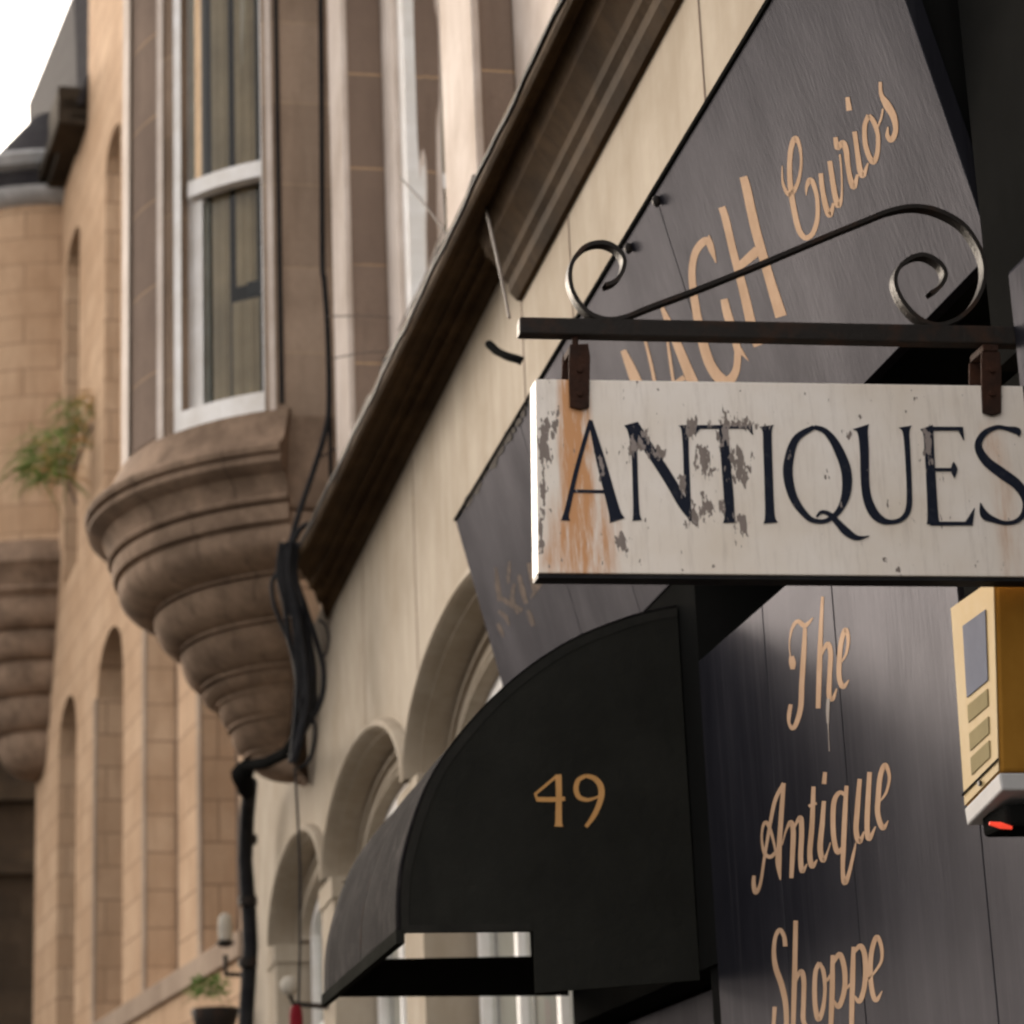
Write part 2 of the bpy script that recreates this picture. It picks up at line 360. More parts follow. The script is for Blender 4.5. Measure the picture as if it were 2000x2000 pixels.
# --- cream shop storey with three semi elliptic arches
ZS, ZT, AX, AR, PITCH, YC1 = 3.68, 5.3, 1.53, .53, 3.06, 9.62
wall = MB(); mould = MB()
def arch_pts(yc, a, b, X, n=40): return [Vector((X, yc - a*math.cos(PI*k/n), ZS + b*math.sin(PI*k/n))) for k in range(n+1)]
for ai in range(3):
    yc = YC1 + ai*PITCH
    outer = arch_pts(yc, AX, AR, 0)
    wall.loft([outer, [Vector((0, p.y, ZT)) for p in outer]])
    rows = [arch_pts(yc, a, b, X) for a, b, X in ((AX,AR,0),(1.528,.528,-.03),(1.515,.515,-.052),(1.49,.49,-.055),(1.475,.475,-.035),(1.467,.467,.02),(1.45,.455,.022),(1.44,.445,.15),(1.43,.44,.165),(1.41,.425,.165),(1.405,.42,.135),(1.385,.405,.13),(1.37,.395,.135),(1.365,.39,.165),(1.35,.38,.165),(1.345,.375,.15),(1.28,.33,.15),(1.275,.325,.175),(1.262,.318,.175),(1.258,.315,.148),(1.235,.30,.14),(1.22,.29,.142),(1.21,.285,.16),(1.20,.275,.25))]
    mould.loft(rows)
yA, yB = YC1-AX, YC1+2*PITCH+AX
def cream_flat(y0, y1, z0, z1, X=0):
    wall.quad((X,y0,z0),(X,y1,z0),(X,y1,z1),(X,y0,z1))
cream_flat(4.0, yA, 4.1, ZT); cream_flat(yB, 19.5, 3.0, 6.2)
cream_flat(12.9, 19.5, ZT, 5.32); 
wall.quad((0,13.2,5.32),(0,16.5,5.32),(0,16.5,4.6),(0,13.2,4.6)) if False else None
for k in range(4):
    yc = YC1-AX+k*PITCH
    if k == 0: continue
    mould.box(-.018, .25, yc-.27, yc+.27, 0, ZS-.06); mould.box(-.03, .25, yc-.30, yc+.30, ZS-.14, ZS-.02)
wall.build('shop_wall', M['cream'], bld)
mould.build('arch_moulding', M['cream'], bld, smooth=35)
# thin plaster joints and the far end of the cream wall
for ai in range(3):
    yc = YC1 + ai*PITCH
    fr = MB()
    fr.loft([arch_pts(yc, a, b, X) for a, b, X in ((1.2,.272,.252),(1.2,.272,.21),(1.12,.215,.21),(1.12,.215,.27))])
    fr.box(.21, .27, yc-1.2, yc-1.12, .8, ZS); fr.box(.21, .27, yc+1.12, yc+1.2, .8, ZS)
    for t in (-.38, .38): fr.box(.215, .265, yc+t-.035, yc+t+.035, .8, ZS+.2)
    fr.box(.216, .264, yc-1.12, yc+1.12, 3.0, 3.09)
    win = fr.build('shop_window', M['white'], bld)
    pn = MB(); top = arch_pts(yc, 1.13, .22, .248, 16)
    pn.loft([top, [Vector((.248, p.y, .8)) for p in top]]); pn.build('pane', M['glass'], win)
    bl = MB(); top = arch_pts(yc, 1.13, .22, .285, 16)
    bl.loft([top, [Vector((.285, p.y, 2.0)) for p in top]]); bl.build('sky_reflection_sheet', M['net'], win)  # white sheet stands in for the sky reflected in the glass
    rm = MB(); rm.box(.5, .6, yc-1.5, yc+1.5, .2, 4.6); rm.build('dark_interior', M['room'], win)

# --- cornice over the shop storey: one deep run far off, a deeper one with an extra lower moulding nearby
def cornice_rows(y, lx, lz, bx, bz, prof):
    return [Vector((bx + (lx-bx)*u, y, bz + (lz-bz)*v)) for u, v in prof]
PROF = [(-.8,.16),(.2,.13),(1.0,.085),(1.035,.07),(1.035,.012),(.99,.0),(.95,-.002),(.94,.018),(.86,.022),(.80,.016),(.70,.028),(.62,.020),(.58,.004),(.55,.0),(.54,.022),(.44,.03),(.40,.024),(.36,.006),(.28,.004),(.27,.022),(.18,.022),(.12,.004),(.05,-.012),(-.1,-.012),(-.6,0)]
cn = MB(); rows = []
for t in [i/24 for i in range(25)]:
    y = 12.95 + (4.2-12.95)*t
    lx = -.31 + .115*t*1.18; lz = 5.185 - .05*t
    bz = 5.195 - .04*t
    rows.append([Vector((lx*u, y + (1.15*(1-u) if t == 0 else 1.15*(1-u)*(1-t)), bz + (lz-bz)*u + v)) for u, v in PROF])
cn.loft(rows); cn.build('cornice', M['cornice'], bld, smooth=28)
lc = MB(); rows = []
P2 = [(-.16,.02),(-.155,-.005),(-.135,-.03),(-.13,-.06),(-.10,-.09),(-.075,-.12),(-.07,-.15),(-.05,-.17),(-.045,-.205),(-.02,-.235),(.01,-.24),(.1,-.24)]
for t in (0, .25, .5, .75, 1):
    y = 8.35 + (4.2-8.35)*t
    rows.append([Vector((u, y, 5.165+v)) for u, v in P2])
lc.loft(rows); lc.add(rows[0], [tuple(range(len(P2)))]); lc.build('cornice_lower_moulding', M['cornice'], bld, smooth=30)

# --- upper wall, set back a little, with window and stone piers
XW = .1
uw = MB()
def upwall(y0, y1, z0, z1): uw.quad((XW,y0,z0),(XW,y1,z0),(XW,y1,z1),(XW,y0,z1))
WY0, WY1 = 10.0, 11.72
upwall(3.0, WY0, 4.9, 13); upwall(WY1, 13.36, 4.9, 13); upwall(WY0, WY1, 4.9, 5.45); upwall(WY0, WY1, 9.2, 13)
for y in (WY0, WY1): uw.quad((XW,y,5.45),(XW+.2,y,5.45),(XW+.2,y,9.2),(XW,y,9.2))
uw.quad((XW,WY0,9.2),(XW+.2,WY0,9.2),(XW+.2,WY1,9.2),(XW,WY1,9.2)); uw.quad((XW,WY0,5.45),(XW+.2,WY0,5.45),(XW+.2,WY1,5.45),(XW,WY1,5.45))
uw.build('upper_wall', M['stone_trim'], bld)
for (x0, x1, y0, y1) in ((-.115, XW, 12.1, 12.62), (-.065, XW, 8.74, 9.42)):
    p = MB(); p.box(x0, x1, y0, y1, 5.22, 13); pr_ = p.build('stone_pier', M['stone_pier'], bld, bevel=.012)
    e = MB(); e.box(x0-.006, x0+.028, y0-.012, y1, 5.22, 13); e.build('corner_bead', M['stone_trim'], pr_, bevel=.01)
sw = MB(); sw.box(XW+.03, XW+.09, WY0, WY0+.07, 5.45, 9.2); sw.box(XW+.03, XW+.09, WY1-.16, WY1, 5.45, 9.2); sw.box(XW+.03, XW+.09, WY0, WY1, 5.45, 5.55)
swo = sw.build('sash_window', M['white'], bld)
pn = MB(); pn.quad((XW+.06,WY0,5.5),(XW+.06,WY1,5.5),(XW+.06,WY1,9.2),(XW+.06,WY0,9.2)); pn.build('pane', M['wavy'], swo)
def drape(mb, x, y0, y1, ztop, zbot, swing, n=16, m=18):
    rows = []
    for i in range(m+1):
        t = i/m; z = ztop+(zbot-ztop)*t; r = []
        ye = y1 + swing*math.sin(t*PI*.9)
        for k in range(n+1):
            s = k/n; r.append(Vector((x+.025*math.sin(s*26+t*2), y0+(ye-y0)*s, z)))
        rows.append(r)
    mb.loft(rows)
cu = MB(); drape(cu, XW+.16, WY1-.1, WY1-.62, 9.1, 5.5, .34); drape(cu, XW+.16, WY0+.05, WY0+.42, 9.1, 5.5, .35); cu.build('curtain', M['net'], swo, smooth=60)  # white drapes shaped as the wavy sky reflection in this pane
cu = MB(); drape(cu, XW+.22, WY0+.02, WY1-.02, 9.15, 5.5, 0, n=60); cu.build('stone_reflection_folds', M['stone_mould'], swo, smooth=60)  # brown folds stand in for the stone flank reflected in this pane
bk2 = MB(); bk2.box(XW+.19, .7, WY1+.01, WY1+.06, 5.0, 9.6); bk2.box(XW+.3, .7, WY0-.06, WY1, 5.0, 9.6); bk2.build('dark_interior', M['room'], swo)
core = MB(); core.box(.62, 9, 3.0, 19.4, 0, 4.75); core.box(.62, 9, 3.0, 13.5, 4.75, 13); core.box(.62, 9, 13.5, 19.4, 4.75, 13); core.build('building_core', M['stone_wall'], bld)

# --- the bow window on its stepped corbel
CX, CY = .28, 14.63
ori = bpy.data.objects.new('bow_window', None); sc.collection.objects.link(ori); ori.parent = bld; ori.location = (CX-.5, CY-10, 5); ori.empty_display_size = .1
def rad(d): return math.radians(d)
A_R, W_R, W_L = 26, 29.3, 57.0
shell = MB(); c0 = (CX, CY, 0)
shell.revolve([(1.43,6.2),(1.43,13)], c0, rad(A_R), rad(W_R), 2)
shell.revolve([(1.43,6.2),(1.43,13)], c0, rad(W_L), rad(59.5), 2)
shell.revolve([(1.43,6.2),(1.43,13)], c0, rad(59.5), rad(125), 24)
shell.revolve([(1.43,9.75),(1.43,13)], c0, rad(W_R), rad(W_L), 12)
for a in (W_R, W_L):
    s_, c_ = math.sin(rad(a)), math.cos(rad(a))
    shell.quad((CX-1.43*s_,CY-1.43*c_,6.2),(CX-1.25*s_,CY-1.25*c_,6.2),(CX-1.25*s_,CY-1.25*c_,9.75),(CX-1.43*s_,CY-1.43*c_,9.75))
shell.revolve([(1.43,9.75),(1.25,9.75)], c0, rad(W_R), rad(W_L), 12)
shell.build('bay_wall', M['stone_oriel'], ori, smooth=25)
# piers of the bow: sunk dark panels between pale beads
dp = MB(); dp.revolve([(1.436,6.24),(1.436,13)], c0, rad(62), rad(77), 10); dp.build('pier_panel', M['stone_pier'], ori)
bd = MB()
for a0, a1 in ((58.6, 61.2), (77.5, 86), (A_R+.3, A_R+1.8)): bd.revolve([(1.43,6.2),(1.456,6.2),(1.456,13),(1.43,13)], c0, rad(a0), rad(a1), 4)
bd.build('pier_bead', M['stone_trim'], ori, smooth=30)
fl = MB(); YF = CY-1.43*math.cos(rad(A_R)); XF = CX-1.43*math.sin(rad(A_R))
fl.box(XF, .6, YF, YF+.3, 5.3, 13); fl.build('bay_flank', M['stone_oriel'], ori)
fb = MB(); fb.box(XF-.025, XF+.36, YF-.045, YF+.05, 5.62, 6.18); fb.box(XF-.01, XF+.35, YF-.03, YF+.05, 5.3, 5.62); fb.build('flank_block', M['stone_mould'], ori, bevel=.03)
gr = MB(); gr.box(XF+.005, XF+.03, YF-.012, YF+.01, 6.25, 13); gr.build('flank_shade_strip', M['cable'], ori)  # black strip imitates the shadow beside the roll moulding
# stepped corbel: a lathe profile whose axis drifts back to the wall as it shrinks
def bulge(r0, z0, r1, z1, n=7):
    out = []
    for k in range(n+1):
        a = PI/2*k/n
        out.append((r1+(r0-r1)*math.cos(a)**.9 if k < n else r1, z0+(z1-z0)*math.sin(a)))
    return out
prof = [(1.43,6.22),(1.47,6.2),(1.56,6.02),(1.61,5.965),(1.655,5.955),(1.668,5.93),(1.66,5.90),(1.63,5.895),(1.63,5.885),(1.648,5.87),(1.645,5.845),(1.61,5.82),(1.56,5.80),(1.53,5.76),(1.515,5.71),(1.51,5.695),(1.525,5.69),(1.53,5.675),(1.52,5.66),(1.485,5.655),(1.475,5.645)]
prof += [(1.50,5.64),(1.505,5.60),(1.49,5.55),(1.455,5.545),(1.445,5.53)]
steps = [(1.465,5.52,1.23,5.29),(1.25,5.235,1.075,5.0),(1.09,4.95,.95,4.735),(.965,4.685,.86,4.615),(.865,4.59,.79,4.47),(.795,4.43,.70,4.30),(.69,4.28,.40,4.12)]
for r0, z0, r1, z1 in steps:
    prof += bulge(r0, z0, r1, z1); prof += [(r1+.022, z1-.002),(r1+.026, z1-.026),(r1-.012,z1-.03),(r1-.02,z1-.05)]

cb = MB(); rows = []
v0 = Vector((CX-CAM.x, CY-CAM.y, 0)); th0 = math.atan2(v0.x, v0.y)
for r, z in prof:
    # below the main mouldings every ring's axis moves back and in to the wall; the street-side outline stays a clean taper
    t = min(max((5.45-z)/1.2, 0), 1); phi = th0 - math.asin(r/v0.length)
    yn = 13.3 + 1.6*t; k = (1.6+(z-1.6)*(yn/13.3)) if t > 0 else z
    cx = CX*(1-t); rr = r
    for _ in range(12):
        cy = CY*(1-t) + (yn+rr)*t
        rr = math.hypot(cx-CAM.x, cy)*math.sin(math.atan2(cx-CAM.x, cy)-phi)
        rr = max(rr, .03)
    rows.append([Vector((cx-rr*math.sin(a), cy-rr*math.cos(a), k)) for a in [rad(23.2)+(rad(150)-rad(23.2))*i/64 for i in range(65)]])
cb.add([r_[0] for r_ in rows], [tuple(range(len(rows)))]); cb.loft(rows); cbo = cb.build('stepped_corbel', M['stone_mould'], ori, smooth=28)
# butt joints between the carved blocks, staggered course by course
for ci, (i0, i1) in enumerate(((3,16),(16,30),(30,42),(42,54),(54,66),(66,78))):
    for k in range(5):
        col_ = 6 + k*12 + (6 if ci % 2 else 0)
        if col_ > 62 or i1 >= len(rows): continue
        jm = MB(); A = [rows[i][col_] for i in range(i0, i1)]; ax = Vector((CX, CY, 0))
        L_, R_ = [], []
        for p in A:
            o_ = Vector((p.x-CX, p.y-CY, 0)).normalized(); t_ = Vector((-o_.y, o_.x, 0))*.0028
            L_.append(p+o_*.0015-t_); R_.append(p+o_*.0015+t_)
        jm.loft([L_, R_]); jm.build('block_joint', M['stone_flaw'], cbo)
# sash window of the bow
def arcbox(mb, r0, r1, a0, a1, z0, z1, seg=10): mb.revolve([(r0,z0),(r1,z0),(r1,z1),(r0,z1),(r0,z0)], c0, rad(a0), rad(a1), seg); 
wf = MB()
arcbox(wf, 1.30, 1.41, W_L-3.0, W_L, 6.2, 9.75, 3); arcbox(wf, 1.30, 1.40, W_R, W_R+.9, 6.2, 9.75, 2)
arcbox(wf, 1.30, 1.42, W_R, W_L-3.0, 6.2, 6.34); arcbox(wf, 1.28, 1.36, W_R+.9, W_L-3, 7.70, 7.80)
arcbox(wf, 1.26, 1.315, W_L-6.5, W_L-3, 6.34, 7.68, 3); arcbox(wf, 1.27, 1.33, W_R+.9, W_L-3, 9.6, 9.75)
wfo = wf.build('sash_window', M['white'], ori, smooth=30)
pn = MB(); pn.revolve([(1.325,7.8),(1.325,9.7)], c0, rad(W_R), rad(W_L-2), 12); pn.revolve([(1.275,6.3),(1.275,7.75)], c0, rad(W_R), rad(W_L-3), 12); pn.build('pane', M['bowglass'], wfo, smooth=60)
cu = MB()
def adrape(r, a0, a1, z0, z1, amp=.012, n=24):
    rows = []
    for z in (z0, (z0+z1)/2, z1): rows.append([Vector((CX-(r+amp*math.sin(i*1.9))*math.sin(rad(a0+(a1-a0)*i/n)), CY-(r+amp*math.sin(i*1.9))*math.cos(rad(a0+(a1-a0)*i/n)), z)) for i in range(n+1)])
    cu.loft(rows)
adrape(1.235, 34.5, 43, 6.2, 7.0); adrape(1.24, 29, 33, 6.2, 9.7); adrape(1.235, 44, 50, 6.2, 9.7); adrape(1.22, 35.5, 42, 7.1, 9.7)
cu.build('curtain', M['curtain'], wfo, smooth=60)
cw = MB(); a = [1.21*math.sin(rad(38)), 1.21*math.cos(rad(38))]
rows = []
for i in range(13):
    t = i/12; h = 1.6+2.6*(1-t)**.8
    rows.append([Vector((CX-1.22*math.sin(rad(39.5+q*h*.5)), CY-1.22*math.cos(rad(39.5+q*h*.5)), 8.35+1.4*t)) for q in (-1*t, 0, 1*t)])
cw.loft(rows); cw.build('tied_curtain', M['net'], wfo)
rb = MB(); arcbox(rb, 1.22, 1.25, 29, 38, 7.02, 7.10, 6); rb.build('inner_rail', M['cable'], wfo)
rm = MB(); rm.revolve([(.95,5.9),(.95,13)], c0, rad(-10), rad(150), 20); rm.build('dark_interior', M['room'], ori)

# ================================================================= DARK ANTIQUE SHOP FRONT
shop = thing('black_shopfront', 'black painted timber shopfront wall under the tilted name board', 'shopfront', (.2, 5, 0))
bw = MB()
bw.box(.005, .3, 6.33, 8.07, 2.30, 4.1)                # over the door, in the canopy
bw.box(.36, .5, 4.0, 6.5, 3.0, 4.1)                    # recess behind the fascia
bw.box(.005, .36, 2.4, 4.44, 0, 3.12); bw.box(-.04, .36, 2.2, 4.08, 3.12, 5.2); bw.box(0.004, .36, 4.08, 4.6, 3.42, 4.9)
bw.build('front_wall', M['black_wall'], shop)
pi = MB(); pi.box(-.07, -.041, 3.72, 3.92, 2.0, 3.25); pi.build('pilaster', M['board'], shop, bevel=.01)
for y0 in (6.33, 7.94):
    fr = MB(); fr.box(.02, .2, y0, y0+.13, 0, 2.3); fr.build('door_jamb', M['black_wall'], shop)
dr = MB(); dr.box(.12, .17, 6.46, 7.94, 0, 2.28); dr.build('door', M['board'], shop)

# ---- long upright board, lettered
pb = thing('shop_name_board', 'upright dark board lettered The Antique Shoppe in gold script', 'sign', (.02, 5.4, .6))
b_ = MB(); 
for y0, y1 in ((4.46, 5.195), (5.2, 5.72), (5.725, 6.32)): b_.box(0, .04, y0, y1, .6, 3.10)
b_.box(0, .004, 2.45, 4.456, .6, 2.66)
b_.build('board', M['panel'], pb, bevel=.003)
def on_wall(px, py): return plane_pt(px, py, 0, 0.0)
NW = Vector((-1, 0, 0))
THE = [[(790,300,45),(775,600,62),(750,1000,64),(735,1300,64),(680,1500,58),(630,1560,52),(590,1500,34),(588,1400,50),(610,1260,46)],
 [(620,655,60),(632,740,84),(635,820,50)], [(605,660,14),(595,480,16),(630,300,34),(700,215,50),(790,270,56),(890,170,16)],
 [(1010,-95,36),(990,300,50),(975,700,64),(955,1310,58)], [(975,700,20),(1030,560,40),(1080,500,56),(1112,620,60),(1100,900,58),(1095,1150,64),(1140,1190,50),(1190,1060,16)],
 [(1240,740,20),(1310,620,32),(1335,440,44),(1300,320,56),(1245,480,58),(1222,720,60),(1222,930,60),(1270,1040,58),(1345,950,10)]]
DRIP = [[(1088,1190,44),(1080,1350,42),(1082,1500,26)], [(1085,1500,14),(1092,1650,10),(1100,1850,12)]]
ANT = [[(138,1510,40),(135,1620,48),(160,1710,50),(215,1600,36),(262,1300,32),(330,900,40),(390,620,46),(490,420,44)],
 [(490,420,44),(468,700,54),(440,1100,58),(428,1350,70),(450,1560,16)],
 [(400,1230,40),(330,1290,44),(262,1240,40),(230,1080,26),(245,930,30),(285,885,44),(335,980,36),(375,1130,28),(395,1250,20)],
 [(470,1150,15),(520,970,26),(575,880,52),(602,1000,58),(592,1300,56),(580,1540,46)], [(605,980,15),(645,880,34),(690,830,56),(702,1000,58),(690,1300,58),(708,1460,52),(765,1370,14)],
 [(842,460,46),(825,900,58),(798,1250,60),(825,1400,60),(885,1320,14)], [(785,692,36),(880,656,30)],
 [(965,630,46),(945,900,58),(920,1180,64),(952,1330,58),(1000,1250,24),(1042,1120,14)], [(978,290,44),(966,430,54)],
 [(1225,570,40),(1150,530,46),(1085,640,58),(1072,900,58),(1090,1120,58),(1130,1235,58),(1190,1160,26)], [(1232,450,46),(1212,800,58),(1195,1200,58),(1188,1450,48),(1210,1595,62),(1262,1480,44),(1315,1250,34),(1342,1120,14)],
 [(1388,370,50),(1362,700,60),(1345,980,60),(1385,1110,60),(1440,990,18)], [(1505,290,54),(1482,700,60),(1475,960,60),(1500,1075,58),(1575,930,14)],
 [(1620,640,18),(1700,530,30),(1738,350,38),(1690,205,54),(1632,330,58),(1605,600,60),(1602,790,60),(1660,950,58),(1725,860,10)]]
SHO = [[(492,400,50),(480,290,46),(430,212,48),(378,300,42),(362,480,48),(385,650,60),(450,840,64),(495,1050,60),(505,1300,54),(470,1480,46),(400,1500,40),(360,1380,40),(372,1090,48)],
 [(612,105,50),(606,400,54),(600,700,56),(592,1000,56),(580,1400,50)], [(598,860,15),(640,730,40),(680,690,56),(706,800,54),(702,1050,52),(700,1250,52),(760,1330,16)],
 [(885,585,48),(840,690,50),(828,900,52),(838,1100,54),(872,1235,56),(922,1120,48),(948,900,40),(930,690,48),(885,585,30)], [(930,690,22),(965,790,34),(1010,720,20)],
 [(1035,500,44),(1032,800,58),(1025,1050,58),(1010,1450,52)], [(1032,620,28),(1110,490,56),(1162,610,58),(1178,800,56),(1155,970,56),(1100,1090,56),(1045,1010,18)],
 [(1275,405,44),(1266,700,58),(1258,1000,58),(1250,1450,52)], [(1275,480,28),(1352,395,56),(1402,500,58),(1412,700,56),(1392,900,56),(1340,1030,54),(1280,960,18)],
 [(1180,900,22),(1240,830,28)], [(1420,800,20),(1520,690,28),(1595,560,34),(1592,400,42),(1540,292,52),(1484,450,54),(1466,700,56),(1492,930,54),(1535,1015,50),(1602,910,10)]]
for nm, stx, org, sc_ in (('painted_word', THE, (1450,1180), 6.44), ('painted_word', ANT, (1450,1460), 6.0375), ('painted_word', SHO, (1450,1780), 5.8545)):
    lb = MB(); ribbon(lb, stx, org, sc_, on_wall, NW); lb.build(nm, M['gold'], pb)
lb = MB(); ribbon(lb, DRIP, (1450,1180), 6.44, on_wall, NW, lift=.0015); lb.build('paint_drip', M['wire'], pb)

# ---- tilted fascia
FT, FB = Vector((-.2, 0, 4.203)), Vector((0, 0, 3.379))
fdir = (FT-FB).normalized(); fn_ = Vector((-fdir.z, 0, fdir.x))      # outward normal (to the street, slightly down)
fas = thing('fascia_board', 'tilted dark shop fascia with gold capitals and the word Curios', 'sign', (0, 6.4, 3.38))
YL, YR = 8.75, 4.13
def on_fascia(px, py): return plane_n(px, py, FB, fn_)
fb = MB(); gaps = [YL, 7.56, 6.9, 5.75, YR]
for i in range(4):
    a, b2 = gaps[i]-(.002 if i else 0), gaps[i+1]+.001
    fb.prism([FB+Vector((0,a,0)), FB+Vector((0,b2,0)), FT+Vector((0,b2,0)), FT+Vector((0,a,0))], -fn_*.035)
fb.build('board', M['board'], fas, bevel=.002)
cp = MB(); cp.prism([FT+fdir*.002+fn_*.006+Vector((0,YL,0)), FT+fdir*.002+fn_*.006+Vector((0,YR,0)), FT+fdir*.012+fn_*.006+Vector((0,YR,0)), FT+fdir*.012+fn_*.006+Vector((0,YL,0))], -fn_*.05)
cp.build('top_edge', M['black_wall'], fas)
# back of the fascia: boxed in to the wall
for yy in (YL-.02, YR+.06):
    bk = MB(); bk.prism([Vector((-.165,yy,4.19)), Vector((.02,yy,3.4)), Vector((.0,yy,4.19))], (0,-.04,0)); bk.build('end_cheek', M['black_wall'], fas)
if 0: bk.prism([Vector((-.165,YR+.06,4.19)), Vector((.02,YR+.06,3.4)), Vector((.0,YR+.06,4.19))], (0,-.04,0))
NAG = [[(1010,370,60),(1045,480,64),(1110,760,64),(1200,1100,76),(1270,1400,84),(1325,1560,84)], [(1195,110,66),(1225,220,76),(1300,560,80),(1410,950,80),(1520,1310,100)], [(1140,900,60),(1230,820,76),(1320,740,84)],
 [(962,850,8),(925,740,50),(890,660,62),(830,690,66),(775,790,60),(755,960,60),(785,1220,68),(840,1500,80),(920,1740,88),(1040,1870,96),(1130,1780,64),(1150,1600,60)],
 [(1030,1160,60),(1060,1290,74),(1125,1500,66),(1155,1650,56)], [(1160,1590,46),(1240,1690,4)], [(900,610,8),(915,680,40)],
 [(490,1210,26),(560,1380,62),(650,1600,76),(760,1870,92),(800,1960,96)], [(530,1400,16),(562,1640,26),(600,1900,24)], [(690,1830,46),(620,1880,44)],
 [(165,1600,46),(230,1750,80),(300,1930,104)], [(335,1440,22),(400,1700,28),(445,1920,30)]]
CUR = [[(150,1040,10),(160,1230,26),(230,1345,48),(310,1230,40),(350,1020,28),(332,830,36),(285,752,56),(240,880,52),(228,1100,52),(245,1320,58),(282,1540,58),(330,1720,58),(395,1795,54),(470,1750,50),(518,1600,46),(520,1400,44),(482,1240,48),(442,1190,56),(408,1260,34),(402,1350,8)],
 [(555,1120,48),(575,1300,50),(612,1480,58),(652,1555,58),(690,1430,28)], [(650,990,50),(680,1200,54),(712,1380,58),(742,1455,58),(775,1350,24),(772,1100,18),(755,920,20)],
 [(710,740,46),(730,850,56),(785,800,60),(820,870,60),(842,1050,50),(872,1200,56),(905,1258,58),(942,1130,26)], [(910,680,48),(940,900,50),(967,1080,58),(1000,1140,54),(1052,1010,18)], [(835,320,44),(855,460,60)],
 [(1060,510,50),(1018,620,48),(1022,800,50),(1062,940,54),(1110,1000,56),(1150,900,48),(1155,720,44),(1112,580,50),(1060,510,40)], [(1150,640,22),(1190,540,22),(1208,440,16)],
 [(1180,160,34),(1190,290,42),(1250,400,80),(1318,520,70),(1342,650,52),(1322,735,56),(1288,768,56),(1255,720,42),(1262,630,12)]]
for stx, org, sc_ in ((NAG, (1180,320), 4.392), (CUR, (1500,130), 5.368)):
    lb = MB(); ribbon(lb, stx, org, sc_, on_fascia, fn_); lb.build('painted_word', M['gold'], fas)
def worn():
    m, nt, b = newmat('worn_gold_lettering')
    v = coords(nt, (9,9,2)); n = noise(nt, v, 9, 5, .7)
    nt.links.new(mix(nt, ramp2(nt, n, .38, .62), (.17,.125,.095,1), (.03,.028,.03,1)), b.inputs['Base Color']); b.inputs['Roughness'].default_value = .9; b.inputs['Specular IOR Level'].default_value = .02; return m
M['worn'] = worn()
FNT = [[(570,700,30),(590,900,60),(620,1120,50)], [(745,620,30),(735,760,40),(725,900,30)], [(860,790,40),(900,960,64),(955,1150,50)], [(990,640,60),(1040,820,90),(1060,1000,50)], [(1150,850,60),(1090,950,60),(1010,1090,20)],
 [(640,1080,40),(760,1160,70),(900,1240,50)], [(610,1240,40),(700,1330,50),(740,1430,20)], [(600,1400,30),(630,1480,46),(665,1570,20)], [(975,1230,40),(1010,1330,60),(1045,1430,50)], [(800,900,30),(780,1100,50),(850,1280,30)]]
lb = MB(); ribbon(lb, FNT, (880,1000), 6.44, on_fascia, fn_); lb.build('worn_lettering', M['worn'], fas)
# rotten patches along the fascia's upper edge
rp = MB()
for i in range(26):
    px = 905 + i*5.6 + random.uniform(-3,3); py = 1012 - (px-890)*1.63 + random.uniform(4,14)
    n = 7; r0 = random.uniform(3,9); off = fn_*(.0015+i*.0001)
    rp.prism([on_fascia(px+r0*math.cos(2*PI*k/n)*random.uniform(.5,1.2), py+r0*1.5*math.sin(2*PI*k/n)*random.uniform(.5,1.2))+off for k in range(n)], -fn_*.001)
rp.build('rotten_edge', M['room'], fas)

# ================================================================= CANOPY
can = thing('door_canopy', 'black quarter round cloth canopy over the shop door', 'canopy', (-.4, 7.3, 2.4))
YN, YFAR, RP, ZB, RH = 6.5, 8.1, .80, 2.41, .895
ARC = [(-.801,2.413),(-.793,2.565),(-.745,2.733),(-.681,2.861),(-.575,2.991),(-.446,3.108),(-.302,3.200),(-.149,3.262),(-.054,3.288),(0.0,3.298)]
ARC = [tuple(p[:2]) for p in smooth_path([(a, b) for a, b in ARC], 5)]
sp_ = MB(); poly = [Vector((x, YN, z)) for x, z in ARC] + [Vector((0, YN, 2.30)), Vector((-.12, YN, 2.30)), Vector((-.12, YN, 2.41))]
poly[-3:] = [Vector((0, YN, 2.275)), Vector((-.446, YN, 2.25)), Vector((-.446, YN, 2.41))]
sp_.prism(poly, (0, .012, 0)); spo = sp_.build('side_panel', M['canopy_side'], can)
NUM = [[(680,318,120),(690,700,112),(685,1000,118),(685,1240,130),(685,1300,180)], [(655,340,50),(240,690,52)], [(236,672,40),(292,800,62)], [(265,785,86),(560,790,92),(805,772,80)],
 [(1200,342,70),(1060,420,86),(1012,580,96),(1062,735,92),(1200,795,72),(1330,775,52),(1460,720,30)], [(1200,342,70),(1360,390,96),(1470,520,112),(1492,700,116),(1440,900,100),(1340,1110,92),(1200,1305,64)]]
nb = MB(); ribbon(nb, NUM, (1020,1480), 9.66, lambda x, y: plane_pt(x, y, 1, YN), Vector((0,-1,0)), lift=.0015); nb.build('house_number', M['goldnum'], spo)
fp = MB()
def farpoly(pts): fp.prism([Vector((x, YFAR, z)) for x, z in pts], (0, .012, 0))
zz = 2.53; zt = 2.78; X1, X2 = -.76, -.12
farpoly([(x, z) for x, z in ARC if z > zt] + [(0, zt), (X1+.02, zt)])
farpoly([(-.801,2.413),(-.797,zz),(0,zz),(0,2.40)]); farpoly([(X2,zz+.001),(X2,zt-.001),(0,zt-.001),(0,zz+.001)])
fp.build('side_panel', M['canopy_side'], can)
tp = MB()
n_ = 14; rows = []
for j in range(n_+1):
    t = j/n_; y = YN + (YFAR+.012-YN)*t; sag = -.012*math.sin(t*PI*3)**2
    rows.append([Vector((x*(1+sag), y, 2.4+(z+.004-2.4)*(1+sag))) for x, z in ARC])
